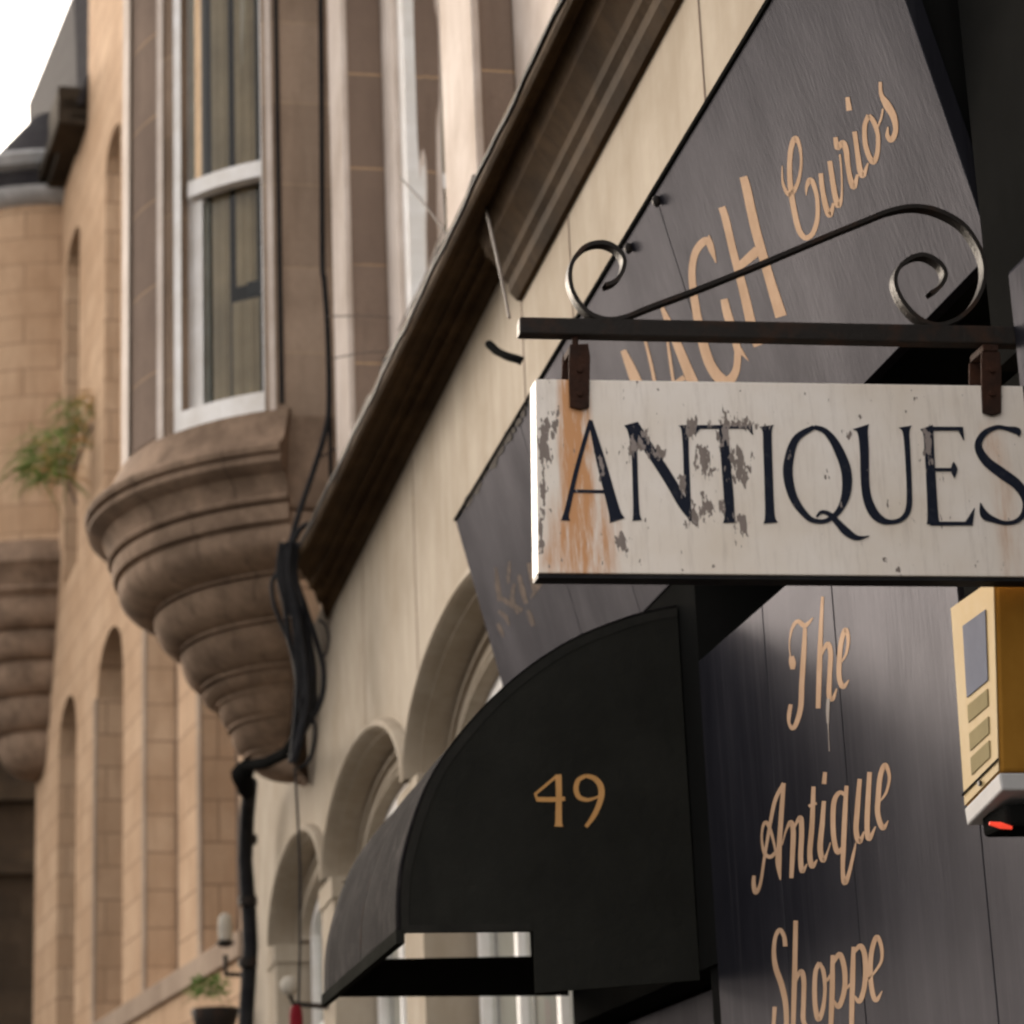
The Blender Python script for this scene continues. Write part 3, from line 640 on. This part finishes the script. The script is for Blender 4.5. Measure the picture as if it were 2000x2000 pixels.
tp.loft(rows); tp.build('canopy_cloth', M['canopy_top'], can, smooth=40, solid=.004)
rim = MB(); rim.box(-.812, -.79, YN-.004, YFAR+.016, 2.385, 2.42); rim.build('front_rail', M['canopy_side'], can)
for t in (.0, .5, 1.0):
    hp = MB(); y = YN+.03+(YFAR-YN-.06)*t; hp.tube([Vector((x*.985, y, 2.4+(z-2.4)*.985)) for x, z in ARC], .008, 6); hp.build('hoop', M['iron'], can)

# ================================================================= HANGING SIGN
hs_ = thing('hanging_sign', 'flaking white hanging sign board lettered ANTIQUES in black', 'sign', SIGN_O)
TL, TR, BR, BL = sign_pt(1049, 740), sign_pt(2052, 754.5), sign_pt(2066, 1127), sign_pt(1049+2, 1119)
TL = sign_pt(1046, 740)
bb = MB(); bb.prism([BL, BR, TR, TL], (0, .048, 0)); bb.build('board', M['sign_face'], hs_, bevel=.002)
un = MB(); un.prism([BL+Vector((.0,.004,-.001)), BR+Vector((0,.004,-.001)), BR+Vector((0,.004,-.007)), BL+Vector((.0,.004,-.007))], (0,.04,0)); un.build('underside_shade_strip', M['cable'], hs_)  # black strip stands in for the board's shaded underside
CA = [[(400,80,30),(300,430,34),(228,740,40),(212,805,48),(210,838,70)], [(398,85,30),(480,400,68),(555,680,80),(585,790,92),(600,838,118)], [(265,616,24),(530,621,24)],
 [(700,108,96),(712,160,66),(728,300,44),(738,600,42),(745,780,50),(750,838,70)], [(715,120,96),(850,310,78),(1000,540,78),(1100,720,72),(1160,840,10)], [(1110,118,96),(1112,150,58),(1118,300,44),(1128,560,44),(1146,800,26),(1150,840,8)], [(1140,810,12),(1200,866,26)],
 [(1180,132,28),(1610,132,26)], [(1215,128,44),(1185,190,5)], [(1596,128,44),(1622,190,5)], [(1402,140,70),(1420,400,70),(1440,640,74),(1448,800,78),(1450,856,104)],
 [(1728,124,110),(1732,165,70),(1735,300,66),(1745,600,66),(1752,800,74),(1756,858,108)]]
CB = [[(345,134,34),(205,230,56),(148,450,74),(188,660,62),(290,805,44),(370,845,34),(455,832,34),(540,755,46),(590,620,70),(585,450,76),(512,270,62),(430,165,42),(345,134,30)], [(365,812,16),(400,775,24),(460,790,34),(520,850,46),(592,925,58),(672,970,36),(765,955,3)],
 [(702,130,130),(712,170,78),(725,300,68),(735,600,64),(780,755,70),(850,832,56),(930,850,34),(1010,825,36),(1058,750,44),(1064,600,40),(1050,300,42),(1040,170,52),(1035,130,100)],
 [(1195,134,100),(1208,180,78),(1215,300,72),(1232,600,74),(1242,800,82),(1245,865,100)], [(1200,146,30),(1465,146,28)], [(1448,140,44),(1476,232,5)], [(1240,455,24),(1400,455,24)], [(1398,400,10),(1402,455,50),(1404,516,6)], [(1220,862,30),(1540,862,26)], [(1512,866,62),(1556,745,5)],
 [(1890,205,6),(1880,165,52),(1800,145,32),(1720,136,32),(1625,185,46),(1584,280,56),(1645,390,68),(1760,480,76),(1880,570,72),(1945,680,62),(1932,780,46),(1875,842,34),(1790,858,30),(1705,835,40),(1630,795,60),(1600,705,5)]]
for k, (stx, org) in enumerate(((CA, (1050,800)), (CB, (1500,800)))):
    lb = MB(); ribbon(lb, stx, org, 3.864, sign_pt, Vector((0,-1,0)), lift=.0012+k*.0008, thick=.001)
    lb.build('painted_lettering', M['sign_letter'], hs_)

# ================================================================= WROUGHT IRON BRACKET
br = thing('iron_sign_bracket', 'black wrought iron scroll bracket carrying the hanging sign', 'bracket', sign_pt(2100, 655))
ba = MB(); a, b2, c, d = sign_pt(1018,613), sign_pt(2112,634), sign_pt(2112,670), sign_pt(1018,646)
ba.prism([p+Vector((0,.012,0)) for p in (a,b2,c,d)], (0,.03,0)); ba.build('bar', M['iron'], br, bevel=.003)
def strapmb(pts, h, y0, dep):
    mb = MB(); P = smooth_path([(x, y, 0) for x, y in pts], 8); L, Q = [], []
    for i, (x, y, _) in enumerate(P):
        x0, y0_, _ = P[max(i-1,0)]; x1, y1_, _ = P[min(i+1,len(P)-1)]; l = math.hypot(x1-x0, y1_-y0_) or 1
        nx, ny = -(y1_-y0_)/l, (x1-x0)/l; L.append((x+nx*h/2, y+ny*h/2)); Q.append((x-nx*h/2, y-ny*h/2))
    A = [sign_pt(*p)+Vector((0,y0,0)) for p in L]; B = [sign_pt(*p)+Vector((0,y0,0)) for p in Q]
    dv = Vector((0,dep,0)); mb.loft([A, B, [p+dv for p in B], [p+dv for p in A], A]); return mb
SCR = [(222,358),(262,342),(292,305),(300,250),(262,202),(205,183),(140,200),(92,255),(76,325),(96,400),(150,468),(222,498),(300,490),(400,450),(600,375),(850,275),(1100,170),(1300,88),(1400,50),(1500,35),(1600,55),(1700,115),(1768,220),(1784,320),(1750,420),(1680,492),(1595,522),(1520,500),(1450,430),(1416,350),(1430,290),(1480,246),(1540,236),(1598,268),(1622,315),(1602,362),(1560,392)]
strapmb([(1080+x/2.1, 380+y/2.1) for x, y in SCR], 8.0, .012, .024).build('scroll', M['iron'], br, smooth=40)
for pts, pin in ((((1111,676),(1147,674),(1151,700),(1149,798),(1132,802),(1112,797),(1109,720)), (1129,655)), (((1914,690),(1950,690),(1953,725),(1953,808),(1936,814),(1917,808),(1914,740)), (1932,664))):
    hm = MB(); hm.prism([sign_pt(*p)+Vector((0,-.008,0)) for p in pts], (0,.0055,0)); hm.prism([sign_pt(*p)+Vector((0,.050,0)) for p in pts], (0,.0055,0))
    q0, q1 = sign_pt(pin[0], pin[1]-15), sign_pt(pin[0]+1, 690); hm.tube([q0+Vector((0,.025,0)), q1+Vector((0,.025,0))], .0058, 8)
    cx_ = sign_pt((pts[0][0]+pts[1][0])/2, 684); hm.box(cx_.x-.0145, cx_.x+.0145, YS-.008, YS+.0555, cx_.z-.004, cx_.z+.008)
    for py in (726, 772):
        cc = sign_pt((pts[2][0]+pts[6][0])/2, py); hm.tube([cc+Vector((0,-.012,0)), cc+Vector((0,-.006,0))], .0055, 10)
    hm.build('hanger', M['rust'], br, bevel=.001)

# ================================================================= ALARM BOX
al = thing('alarm_box', 'yellow burglar alarm box with white lower trim and red light', 'alarm', (0, 4.1, 2.3))
XA = -.125
def on_al(px, py): return plane_pt(px, py, 0, XA)
f4 = [on_al(1858,1185), on_al(1945,1125), on_al(1958,1541), on_al(1889,1611)]
ya, yb = f4[0].y, f4[1].y
hb = MB()
body = [Vector((XA, f4[0].y, f4[0].z)), Vector((XA, f4[1].y, f4[1].z)), Vector((XA, f4[2].y+.0, f4[2].z+.03)), Vector((XA, f4[3].y, f4[3].z+.03))]
hb.prism(body, (.125+.0, 0, 0)); hb.build('housing', M['yellow'], al, bevel=.006)
fc = MB()
def inset(pl4, u0, u1, v0, v1, lift):
    a, b, c, d = pl4
    def P(u, v): return a.lerp(b, u).lerp(d.lerp(c, u), v) + Vector((-lift, 0, 0))
    return [P(u0,v0), P(u1,v0), P(u1,v1), P(u0,v1)]
fc.prism(inset(body, .02, .98, .01, .99, .003), (.002,0,0)); fc.build('front_cover', M['alarm_face'], al)
pp = MB(); pp.prism(inset(body, .28, .80, .14, .50, .005), (.0015,0,0)); pp.build('printed_panel', M['alarm_print'], al)
for v in (.54, .68, .80):
    q = MB(); q.prism(inset(body, .28, .78, v, v+.085, .0048), (.0015,0,0)); q.build('printed_mark', M['alarm_pad'], al)
tm = MB(); b0, b1 = body[3], body[2]
tm.prism([b0+Vector((-.003,0,-.001)), b1+Vector((-.003,0,-.001)), b1+Vector((-.001,0,-.032)), b0+Vector((-.001,0,-.032))], (.12,0,0)); tm.build('lower_trim', M['alarm_trim'], al, bevel=.004)
dk = MB(); mid = (b0+b1)/2
dk.box(XA+.015, -.005, b1.y+.03, b0.y-.03, mid.z-.075, mid.z-.034); dk.build('strobe_base', M['black_wall'], al, bevel=.008)
rd = MB(); cc = plane_pt(1953,1613,1,b1.y+.03); rd.tube([cc+Vector((-.02,-.003,.004)), cc+Vector((0,-.004,0)), cc+Vector((.02,-.003,-.004))], [.003,.006,.003], 10); rd.build('red_light', M['red'], al)

# ================================================================= ROW OF HOUSES FURTHER ALONG (bends towards the street)
TH = rad(6.5); D2 = Vector((-math.sin(TH), math.cos(TH), 0)); N2 = Vector((-math.cos(TH), -math.sin(TH), 0)); O2 = Vector((0, 19.5, 0))
def W(s, d, z): return O2 + D2*s - N2*d + Vector((0, 0, z))
def sY(y): return (y-19.5)/math.cos(TH)
def opening_wall(mb, s0, s1, z0, z1, ops, depth, seg=14):
    """ops: (sa, sb, zbottom, zspring, rise)"""
    cur = s0
    for sa, sb, za, zs, ri in sorted(ops):
        mb.quad(W(cur,0,z0), W(sa,0,z0), W(sa,0,z1), W(cur,0,z1))
        top = [(sa+(sb-sa)*k/seg, zs+ri*math.sqrt(max(0, 1-(2*k/seg-1)**2))) for k in range(seg+1)]
        mb.loft([[W(s,0,z) for s, z in top], [W(s,0,z1) for s, z in top]])
        mb.quad(W(sa,0,z0), W(sb,0,z0), W(sb,0,za), W(sa,0,za))
        loop = [(sa,za)] + top + [(sb,za)]
        mb.loft([[W(s,0,z) for s, z in loop], [W(s,depth,z) for s, z in loop]])
        mb.quad(W(sa,0,za), W(sb,0,za), W(sb,depth,za), W(sa,depth,za)); cur = sb
    mb.quad(W(cur,0,z0), W(s1,0,z0), W(s1,0,z1), W(cur,0,z1))
def window_in(parent, sa, sb, za, zs, ri, depth):
    f = MB(); seg = 10
    def loop(i, d): return [W(sa+i, d, za+i)] + [W(sa+i+(sb-sa-2*i)*k/seg, d, zs+(ri-i if ri > .1 else ri-i)*math.sqrt(max(0,1-(2*k/seg-1)**2)) if ri > .1 else zs-i) for k in range(seg+1)] + [W(sb-i, d, za+i)]
    f.loft([loop(0, depth-.01), loop(0, depth-.05), loop(.07, depth-.05), loop(.07, depth)]); mid = (za+zs)/2
    f.box(sa, sb, depth-.045, depth-.005, mid-.03, mid+.03, W)
    fo = f.build('window', M['stone_pier'], parent)
    p = MB(); L = loop(.05, depth-.02); p.add(L, [tuple(range(len(L)))]); p.build('pane', M['glass'], fo)
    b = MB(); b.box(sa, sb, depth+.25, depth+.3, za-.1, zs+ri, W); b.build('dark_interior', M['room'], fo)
SP = sY(28.2)
h2 = thing('sandstone_house', 'tall warm sandstone house with narrow round headed windows', 'house', W(4, 0, 0))
wl = MB()
low = [(sY(19.65), sY(21.18), 4.1, 7.6, .55), (sY(22.3), sY(23.97), 4.1, 7.6, .55), (sY(25.37), sY(27.15), 4.1, 7.6, .55)]
upo = [(sY(22.4), sY(23.7), 9.6, 13.7, .25), (sY(25.67), sY(26.77), 9.6, 13.7, .25)]
opening_wall(wl, 0, SP, 0, 8.9, low, .34); opening_wall(wl, 0, SP, 8.9, 19, upo, .24)
wl.quad(W(SP,0,0), W(SP,6,0), W(SP,6,19), W(SP,0,19)); wl.quad(W(0,0,0), W(0,6,0), W(0,6,19), W(0,0,19)); wl.quad(W(0,0,19), W(SP,0,19), W(SP,6,19), W(0,6,19))
wl.build('wall', M['stone_row'], h2)
for q in low: window_in(h2, *q, .34)
for q in upo: window_in(h2, *q, .24)
sm = MB()
for q in low:                                                # smooth dressed margins round the openings
    sm.box(q[1]-.0, q[1]+.16, -.02, .02, 4.0, 7.6, W)
sm.box(0, SP, -.05, .02, 3.88, 4.08, W)
sm.build('dressed_margin', M['stone_wall'], h2, bevel=.01)
h3 = thing('slate_roofed_house', 'sandstone house with slate roof and rounded corner bay at left edge', 'house', W(SP+3, 0, 0))
wl = MB(); S1 = sY(32.3)
low3 = [(sY(28.7), sY(30.2), 4.1, 7.6, .52)]; up3 = [(sY(28.79), sY(29.9), 9.6, 13.8, .2)]
opening_wall(wl, SP+.003, S1, 0, 8.9, low3, .34); opening_wall(wl, SP+.003, S1, 8.9, 15.0, up3, .24)
wl.quad(W(S1,0,0), W(S1,6,0), W(S1,6,15), W(S1,0,15)); wl.build('wall', M['stone_row'], h3)
for q in low3: window_in(h3, *q, .34)
for q in up3: window_in(h3, *q, .24)
ev = MB(); ev.box(SP+.01, S1, -.22, .05, 15.0, 15.12, W); ev.box(SP+.01, S1, -.32, .05, 15.12, 15.3, W); ev.box(SP+.01, SP+.9, -.36, .05, 14.95, 15.45, W); ev.build('eaves', M['stone_far'], h3, bevel=.02)
# slate roof with a sloping verge
def on_roof(px, py): return plane_n(px, py, W(0,-.1,0), (N2*1.0+Vector((0,0,.35))).normalized()) if False else plane_n(px, py, W(0,.15,0), N2)
ra, rb_ = on_roof(58, 205), on_roof(148, -15)
rf = MB(); rf.add([W(SP-.04,-.1,15.2), W(S1,-.1,15.3), Vector((ra.x,ra.y,ra.z)), Vector((rb_.x,rb_.y,rb_.z)), W(SP-.04,1.2,rb_.z+1.5)], [(0,1,2),(0,2,3),(0,3,4)])
rf.build('roof', M['slate'], h3, solid=.06)
# its round bay on a corbel
B2c = W(sY(31.9), .15, 0); b2 = bpy.data.objects.new('round_bay', None); sc.collection.objects.link(b2); b2.parent = h3; b2.location = B2c - h3.location; b2.empty_display_size = .1
by = MB(); by.revolve([(1.5,10.35),(1.5,14.9)], (B2c.x,B2c.y,0), rad(-40), rad(160), 40); by.build('bay_wall', M['stone_row'], b2, smooth=30)
cbm = MB(); pr2 = [(1.5,10.35),(1.62,10.2),(1.72,10.1),(1.73,10.02),(1.66,9.95),(1.56,9.75),(1.6,9.7),(1.5,9.62)]
for r0, z0, r1, z1 in ((1.5,9.55,1.3,9.25),(1.33,9.2,1.12,8.9),(1.14,8.85,.9,8.5),(.92,8.45,.68,8.1),(.7,8.05,.2,7.6)): pr2 += bulge(r0, z0, r1, z1, 5)
cbm.revolve(pr2, (B2c.x,B2c.y,0), rad(-40), rad(160), 40); cbm.build('stepped_corbel', M['stone_mould'], b2, smooth=40)
gt = MB(); gt.revolve([(1.5,14.85),(1.62,14.88),(1.7,14.98),(1.72,15.04),(1.66,15.06)], (B2c.x,B2c.y,0), rad(-30), rad(160), 30); gt.revolve([(1.5,15.3),(1.74,15.34),(1.82,15.45),(1.8,15.5)], (B2c.x,B2c.y,0), rad(-30), rad(160), 30); gt.build('gutter', M['lead'], b2, smooth=40)
sh = MB(); sh.revolve([(1.5,14.9),(1.58,15.1),(1.6,15.3),(1.45,15.35),(.4,16.7)], (B2c.x,B2c.y,0), rad(-40), rad(160), 30); sh.build('bay_roof', M['slate'], b2, smooth=40)

# dark house closing the view
fh = thing('dark_stone_house', 'dark stone house closing the street at lower left', 'house', (-4, 38, 0))
fw = MB(); fw.box(-9, -1.1, 38, 46, 0, 11.2); fw.build('wall', M['stone_far'], fh)
fc2 = MB(); fc2.box(-9.1, -1.2, 37.8, 38.1, 8.4, 8.65); fc2.box(-9.1, -1.2, 37.85, 38.1, 7.3, 7.45); fc2.build('string_course', M['stone_far'], fh)
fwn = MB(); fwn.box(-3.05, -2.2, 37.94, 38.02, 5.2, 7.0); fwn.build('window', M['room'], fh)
fr_ = MB(); fr_.prism([Vector((-9.2,37.7,11.2)), Vector((-1.1,37.7,11.2)), Vector((-2.2,41,13.6)), Vector((-9.2,41,13.6))], (0,.05,.08)); fr_.build('roof', M['slate'], fh)

# ================================================================= CABLES, PIPES, SMALL THINGS
def cable(name, label, pts, r, mat='cable', cat='cable', group=None, n=6):
    """pts: (px, py, Y) of the run in metres from the camera"""
    P = smooth_path([tuple(plane_pt(x, y, 1, Y)) for x, y, Y in pts], n)
    mb = MB(); mb.tube([Vector(p) for p in P], r, 7); o = mb.build(name, M[mat], None, smooth=60); return tag(o, label, cat, group)
cable('wall_cable', 'thick black cable running straight down the stone flank', [(626,-20,13.25),(628,200,13.25),(629,400,13.25),(630,525,13.22),(633,545,13.2),(640,640,13.2),(643,780,13.2),(636,840,13.15),(612,920,13.05),(585,1000,12.95),(562,1085,12.85),(556,1140,12.8)], .016)
cable('wall_cable', 'thin black cable along the edge of the flank block', [(643,780,13.2),(645,850,13.2),(646,940,13.2),(648,985,13.2)], .012)
bun = [(560,1060),(556,1120),(562,1180),(575,1250),(588,1310),(592,1370),(583,1430),(572,1490)]
lbl = ['black cable in the hanging bundle, at the left edge touching the corbel','black cable in the hanging bundle, second from its left edge','thick black cable in the middle of the hanging bundle','black cable in the hanging bundle, right of the thick one','black cable bowing out at the right edge of the hanging bundle','black cable crossing the front of the hanging bundle','black cable at the back of the hanging bundle','slack black cable looping left of the hanging bundle']
offs = [(-10,-12,-6,-10,-8,-12,-8,-4),(0,-4,8,2,-2,0,2,0),(8,8,16,14,10,8,6,0),(14,16,26,28,24,18,6,2),(22,20,32,42,44,34,10,4),(-4,16,30,4,24,-4,10,3),(6,-8,0,22,8,22,-4,2)]
for k, of in enumerate(offs):
    cable('wall_cable', lbl[k], [(x+of[i], y, 12.78-.02*(k % 3)) for i, (x, y) in enumerate(bun)], [.016,.013,.022,.018,.016,.012,.018][k], group='cables bundled at the end of the cornice')
cable('wall_cable', lbl[7], [(548,1115,12.8),(532,1135,12.8),(534,1175,12.8),(548,1215,12.8),(570,1270,12.8),(580,1330,12.8)], .012, group='cables bundled at the end of the cornice')
cable('wall_cable', 'thin cable curling over the cream wall beside the cornice end', [(622,1210,12.7),(636,1222,12.7),(642,1250,12.7),(634,1280,12.7),(620,1270,12.7)], .007)
cable('wall_cable', 'short black cables fanning onto the cornice end', [(572,1060,12.8),(590,1030,12.75),(612,1018,12.7),(630,1000,12.6)], .014)
cable('wall_cable', 'black cable drooping from the bundle across the cream wall corner', [(592,1360,12.75),(615,1420,12.75),(606,1480,12.8),(584,1500,12.8)], .011)
# cable and drain along the cornice lip
def lip(t, up=.02, out=.012):
    y = 12.9+(4.4-12.9)*t; return Vector((-.31+.115*t*1.18-out-.0, y, 5.20-.05*t+up+.006*math.sin(t*55)+.004*math.sin(t*131)))
mb = MB(); mb.tube([lip(i/60) for i in range(61)], .010, 6); tag(mb.build('wall_cable', M['cable'], None, smooth=60), 'long black cable lying along the cornice lip', 'cable')
mb = MB(); mb.tube([lip(.25+.33*i/40, .05+.02*math.sin(i*.35)**2, .004) for i in range(41)], .006, 6); tag(mb.build('wall_cable', M['cable'], None, smooth=60), 'thin wavy cable above the middle of the cornice', 'cable')
# wires
for lab, pts, r, m_ in (('pale cord hanging across the cornice break', [(941,372,8.3),(955,430,8.0),(975,520,7.7),(995,620,7.5)], .0055, 'wire'),
    ('thin wire slanting over the pale upper wall', [(782,347,10.6),(830,400,10.3),(870,455,10.0),(888,483,9.8)], .0045, 'wire'),
    ('thin wire slanting down to the cornice from the window', [(868,440,9.9),(830,540,10.6),(800,600,11.0),(778,645,11.4)], .0045, 'wire'),
    ('thin wire looping low above the cornice', [(752,697,11.6),(744,735,11.6),(752,775,11.6)], .007, 'cable'),
    ('dark wire loop on the lower end of the cornice', [(738,795,11.9),(705,810,11.9),(697,850,11.9),(705,880,11.9)], .008, 'cable'),
    ('long thin wire crossing the brown stone pier', [(640,618,12.0),(720,617,12.0),(790,625,12.0),(812,640,11.5)], .0035, 'wire'),
    ('thin wire crossing the pier lower down', [(650,700,12.0),(720,688,12.0),(785,688,12.0)], .0035, 'wire'),
    ('thin wire curling out from the flank block', [(622,895,13.1),(650,880,13.0),(668,868,12.9),(672,850,12.9)], .005, 'cable')):
    cable('thin_wire', lab, pts, r, m_, 'wire')
ho = MB(); P = [plane_pt(x, y, 1, Y) for x, y, Y in ((955,672,7.6),(970,686,7.5),(990,696,7.4),(1012,702,7.3),(1020,706,7.3))]; ho.tube(P, .014, 8); tag(ho.build('pipe_stub', M['black_wall'], None, smooth=60), 'short dark pipe stub poking out under the cornice break', 'pipe')
# drainpipe with its hopper
dpz = thing('drainpipe', 'black cast iron drainpipe running down left of the cream arches', 'pipe', plane_pt(480, 1990, 1, 17.2))
pm = MB(); pm.tube([plane_pt(x, y, 1, Y) for x, y, Y in ((488,1530,16.4),(482,1600,17),(479,1680,17.2),(486,1780,17.2),(489,1850,17.2),(483,1950,17.2),(478,2040,17.2))], .052, 12); pm.build('pipe', M['cable'], dpz, smooth=60)
hm = MB(); hm.tube([plane_pt(x, y, 1, Y) for x, y, Y in ((490,1492,15.4),(472,1512,15.6),(482,1545,16.2))], [.05,.07,.055], 10)
hm.tube([plane_pt(x, y, 1, Y) for x, y, Y in ((476,1496,15.3),(520,1490,14.6),(560,1470,13.6),(580,1440,12.9))], .035, 8); hm.build('bend', M['black_wall'], dpz, smooth=60)
for py in (1640, 1760, 1880):
    cm = MB(); c_ = plane_pt(484, py, 1, 17.15); cm.tube([c_+Vector((0,0,-.03)), c_+Vector((0,0,.03))], .066, 12); cm.build('collar', M['iron'], dpz)
# hanging flex with a red fitting
fx = thing('hanging_red_lamp', 'red fitting on a thin black flex in front of the arches', 'lamp', plane_pt(578, 1975, 1, 12.6))
mb = MB(); mb.tube([plane_pt(x, y, 1, 12.6) for x, y in ((576,1498),(582,1600),(586,1700),(586,1850),(583,1965))], .0065, 6); mb.build('flex', M['cable'], fx)
mb = MB(); c_ = plane_pt(578, 1975, 1, 12.6); mb.revolve([(0,.03),(.018,.028),(.03,.01),(.034,-.02),(.034,-.13),(0,-.14)], (c_.x, c_.y, c_.z), 0, 2*PI, 16); mb.build('body', M['redpaint'], fx, smooth=40)
wl_ = thing('white_globe_lamp', 'round white globe lamp on the wall behind the red fitting', 'lamp', plane_pt(566, 1935, 1, 14.2))
c_ = plane_pt(566, 1925, 1, 14.2); mb = MB(); mb.revolve([(.0,.055),(.03,.048),(.05,.025),(.056,0),(.05,-.025),(.03,-.048),(0,-.055)], tuple(c_), 0, 2*PI, 20); mb.build('globe', M['globe'], wl_, smooth=60)
mb = MB(); mb.tube([c_+Vector((.0,0,-.05)), c_+Vector((.02,.02,-.10)), c_+Vector((.3,.1,-.12))], .015, 8); mb.build('arm', M['iron'], wl_)
# wall lantern beside the drainpipe
ln = thing('wall_lantern', 'pale glass wall lantern with dark brackets left of the drainpipe', 'lamp', plane_pt(440, 1850, 1, 18.6))
c_ = plane_pt(440, 1812, 1, 18.6)
mb = MB(); mb.revolve([(.0,.11),(.03,.10),(.05,.07),(.055,0),(.05,-.09),(.03,-.10),(0,-.10)], tuple(c_), 0, 2*PI, 16); mb.build('shade', M['globe'], ln, smooth=50)
mb = MB(); mb.revolve([(.06,-.10),(.07,-.115),(.035,-.14)], tuple(c_), 0, 2*PI, 16); mb.tube([c_+Vector((0,0,-.2)), c_+Vector((0,0,-.34)), c_+Vector((.25,.1,-.34))], .02, 8); mb.build('bracket', M['iron'], ln, smooth=40)
# plants
def blades(center, n, spread, length, droop, bend=(0,0,0), wd=.02):
    mb = MB()
    for i in range(n):
        a = random.uniform(0, 2*PI); e = random.uniform(-.3, 1.2); L = length*random.uniform(.5, 1.1)
        d = Vector((math.cos(a)*math.cos(e), math.sin(a)*math.cos(e), math.sin(e)))+Vector(bend); d.normalize()
        p = Vector(center)+Vector([random.uniform(-s, s) for s in spread]); side = d.cross(Vector((random.uniform(-1,1), random.uniform(-1,1), .5))).normalized()*wd*random.uniform(.5,1.2)
        rows = []
        for k in range(5):
            t = k/4; q = p + d*L*t + Vector((0,0,-droop*L*t*t)); w_ = side*(1-t)**.7*(.4+t*1.2 if t < .5 else 1)
            rows.append([q-w_, q+w_+Vector((0,0,.002))])
        mb.loft(rows)
    return mb
w1 = thing('wall_weed', 'green and orange weed growing from the wall beside the round bay', 'plant', plane_pt(130, 960, 1, 27.6))
for px, py, n, m_, sp2, L in ((105,880,150,'leaf',(.25,.2,.2),.32),(90,925,110,'leaf',(.22,.2,.12),.34),(150,815,80,'leaf',(.16,.15,.2),.28),(190,785,60,'dryleaf',(.14,.1,.12),.26),(120,905,60,'dryleaf',(.22,.2,.22),.3),(165,850,40,'dryleaf',(.1,.1,.2),.26)):
    blades(plane_pt(px, py, 1, 27.6), n, sp2, L*1.5, .8, (-.5,0,.1), .017).build('foliage', M[m_], w1)
mb = MB(); mb.tube([plane_pt(x, y, 1, 27.7) for x, y in ((215,760),(170,850),(135,950),(150,985))], .02, 6); mb.build('stem', M['stone_pier'], w1)
bk_ = thing('hanging_basket', 'dark basket of green leaves hanging left of the drainpipe', 'plant', plane_pt(415, 2000, 1, 18.8))
blades(plane_pt(405, 1930, 1, 18.8), 160, (.13,.1,.07), .16, .6, (0,0,.2), .012).build('foliage', M['leaf'], bk_)
c_ = plane_pt(420, 1975, 1, 18.8); mb = MB(); mb.revolve([(.17,.02),(.18,0),(.15,-.1),(.08,-.18),(0,-.2)], tuple(c_), 0, 2*PI, 18); mb.build('bowl', M['iron'], bk_, smooth=50)

# small dark fixings on the fascia's upper edge
for px, py, lab in ((1288,392,'dark metal clip on the upper edge of the fascia, the higher of two'), (1233,484,'dark metal clip on the upper edge of the fascia, the lower of two')):
    c_ = on_fascia(px, py); mb = MB(); mb.revolve([(0,.012),(.009,.010),(.012,0),(.009,-.012),(0,-.02)], (c_.x-.008, c_.y, c_.z), 0, 2*PI, 12)
    tag(mb.build('fixing_clip', M['iron'], None, smooth=40), lab, 'clip')
# hairline plaster joints in the cream wall
for y0, z0, z1 in ((8.35,4.35,5.14),(7.55,4.2,5.1),(12.6,4.25,5.16),(5.9,4.2,4.9),(10.9,4.0,5.15)):
    mb = MB(); mb.box(-.0025, .01, y0, y0+.009, z0, z1); mb.build('plaster_joint', M['stone_pier'], bld)

def arc_strip(y, inset, wdt, name, parent, mat):
    mb = MB(); A, B = [], []
    for x, z in ARC:
        f1 = 1-inset/.85; f2 = 1-(inset+wdt)/.85
        A.append(Vector((x*f1, y, 2.41+(z-2.41)*f1))); B.append(Vector((x*f2, y, 2.41+(z-2.41)*f2)))
    mb.loft([A, B]); mb.build(name, mat, parent, solid=.0012)
arc_strip(YN-.0012, .004, .022, 'hem', spo, M['canopy_hem'])
mb = MB(); mb.box(-.786, -.45, YN-.002, YN-.0005, 2.413, 2.432); mb.build('hem', M['canopy_hem'], spo)
mb = MB(); mb.prism([p+Vector((-.0055,0,0)) for p in (body[0].lerp(body[3], .93), body[1].lerp(body[2], .93), body[1].lerp(body[2], .94), body[0].lerp(body[3], .94))], (.002,0,0)); mb.build('casing_seam', M['black_wall'], al)
c_ = body[0].lerp(body[2], .5); c_ = body[0].lerp(body[1], .5).lerp(body[3].lerp(body[2], .5), .965)
mb = MB(); mb.tube([c_+Vector((-.008,0,0)), c_+Vector((0,0,0))], .005, 10); mb.build('screw', M['iron'], al)
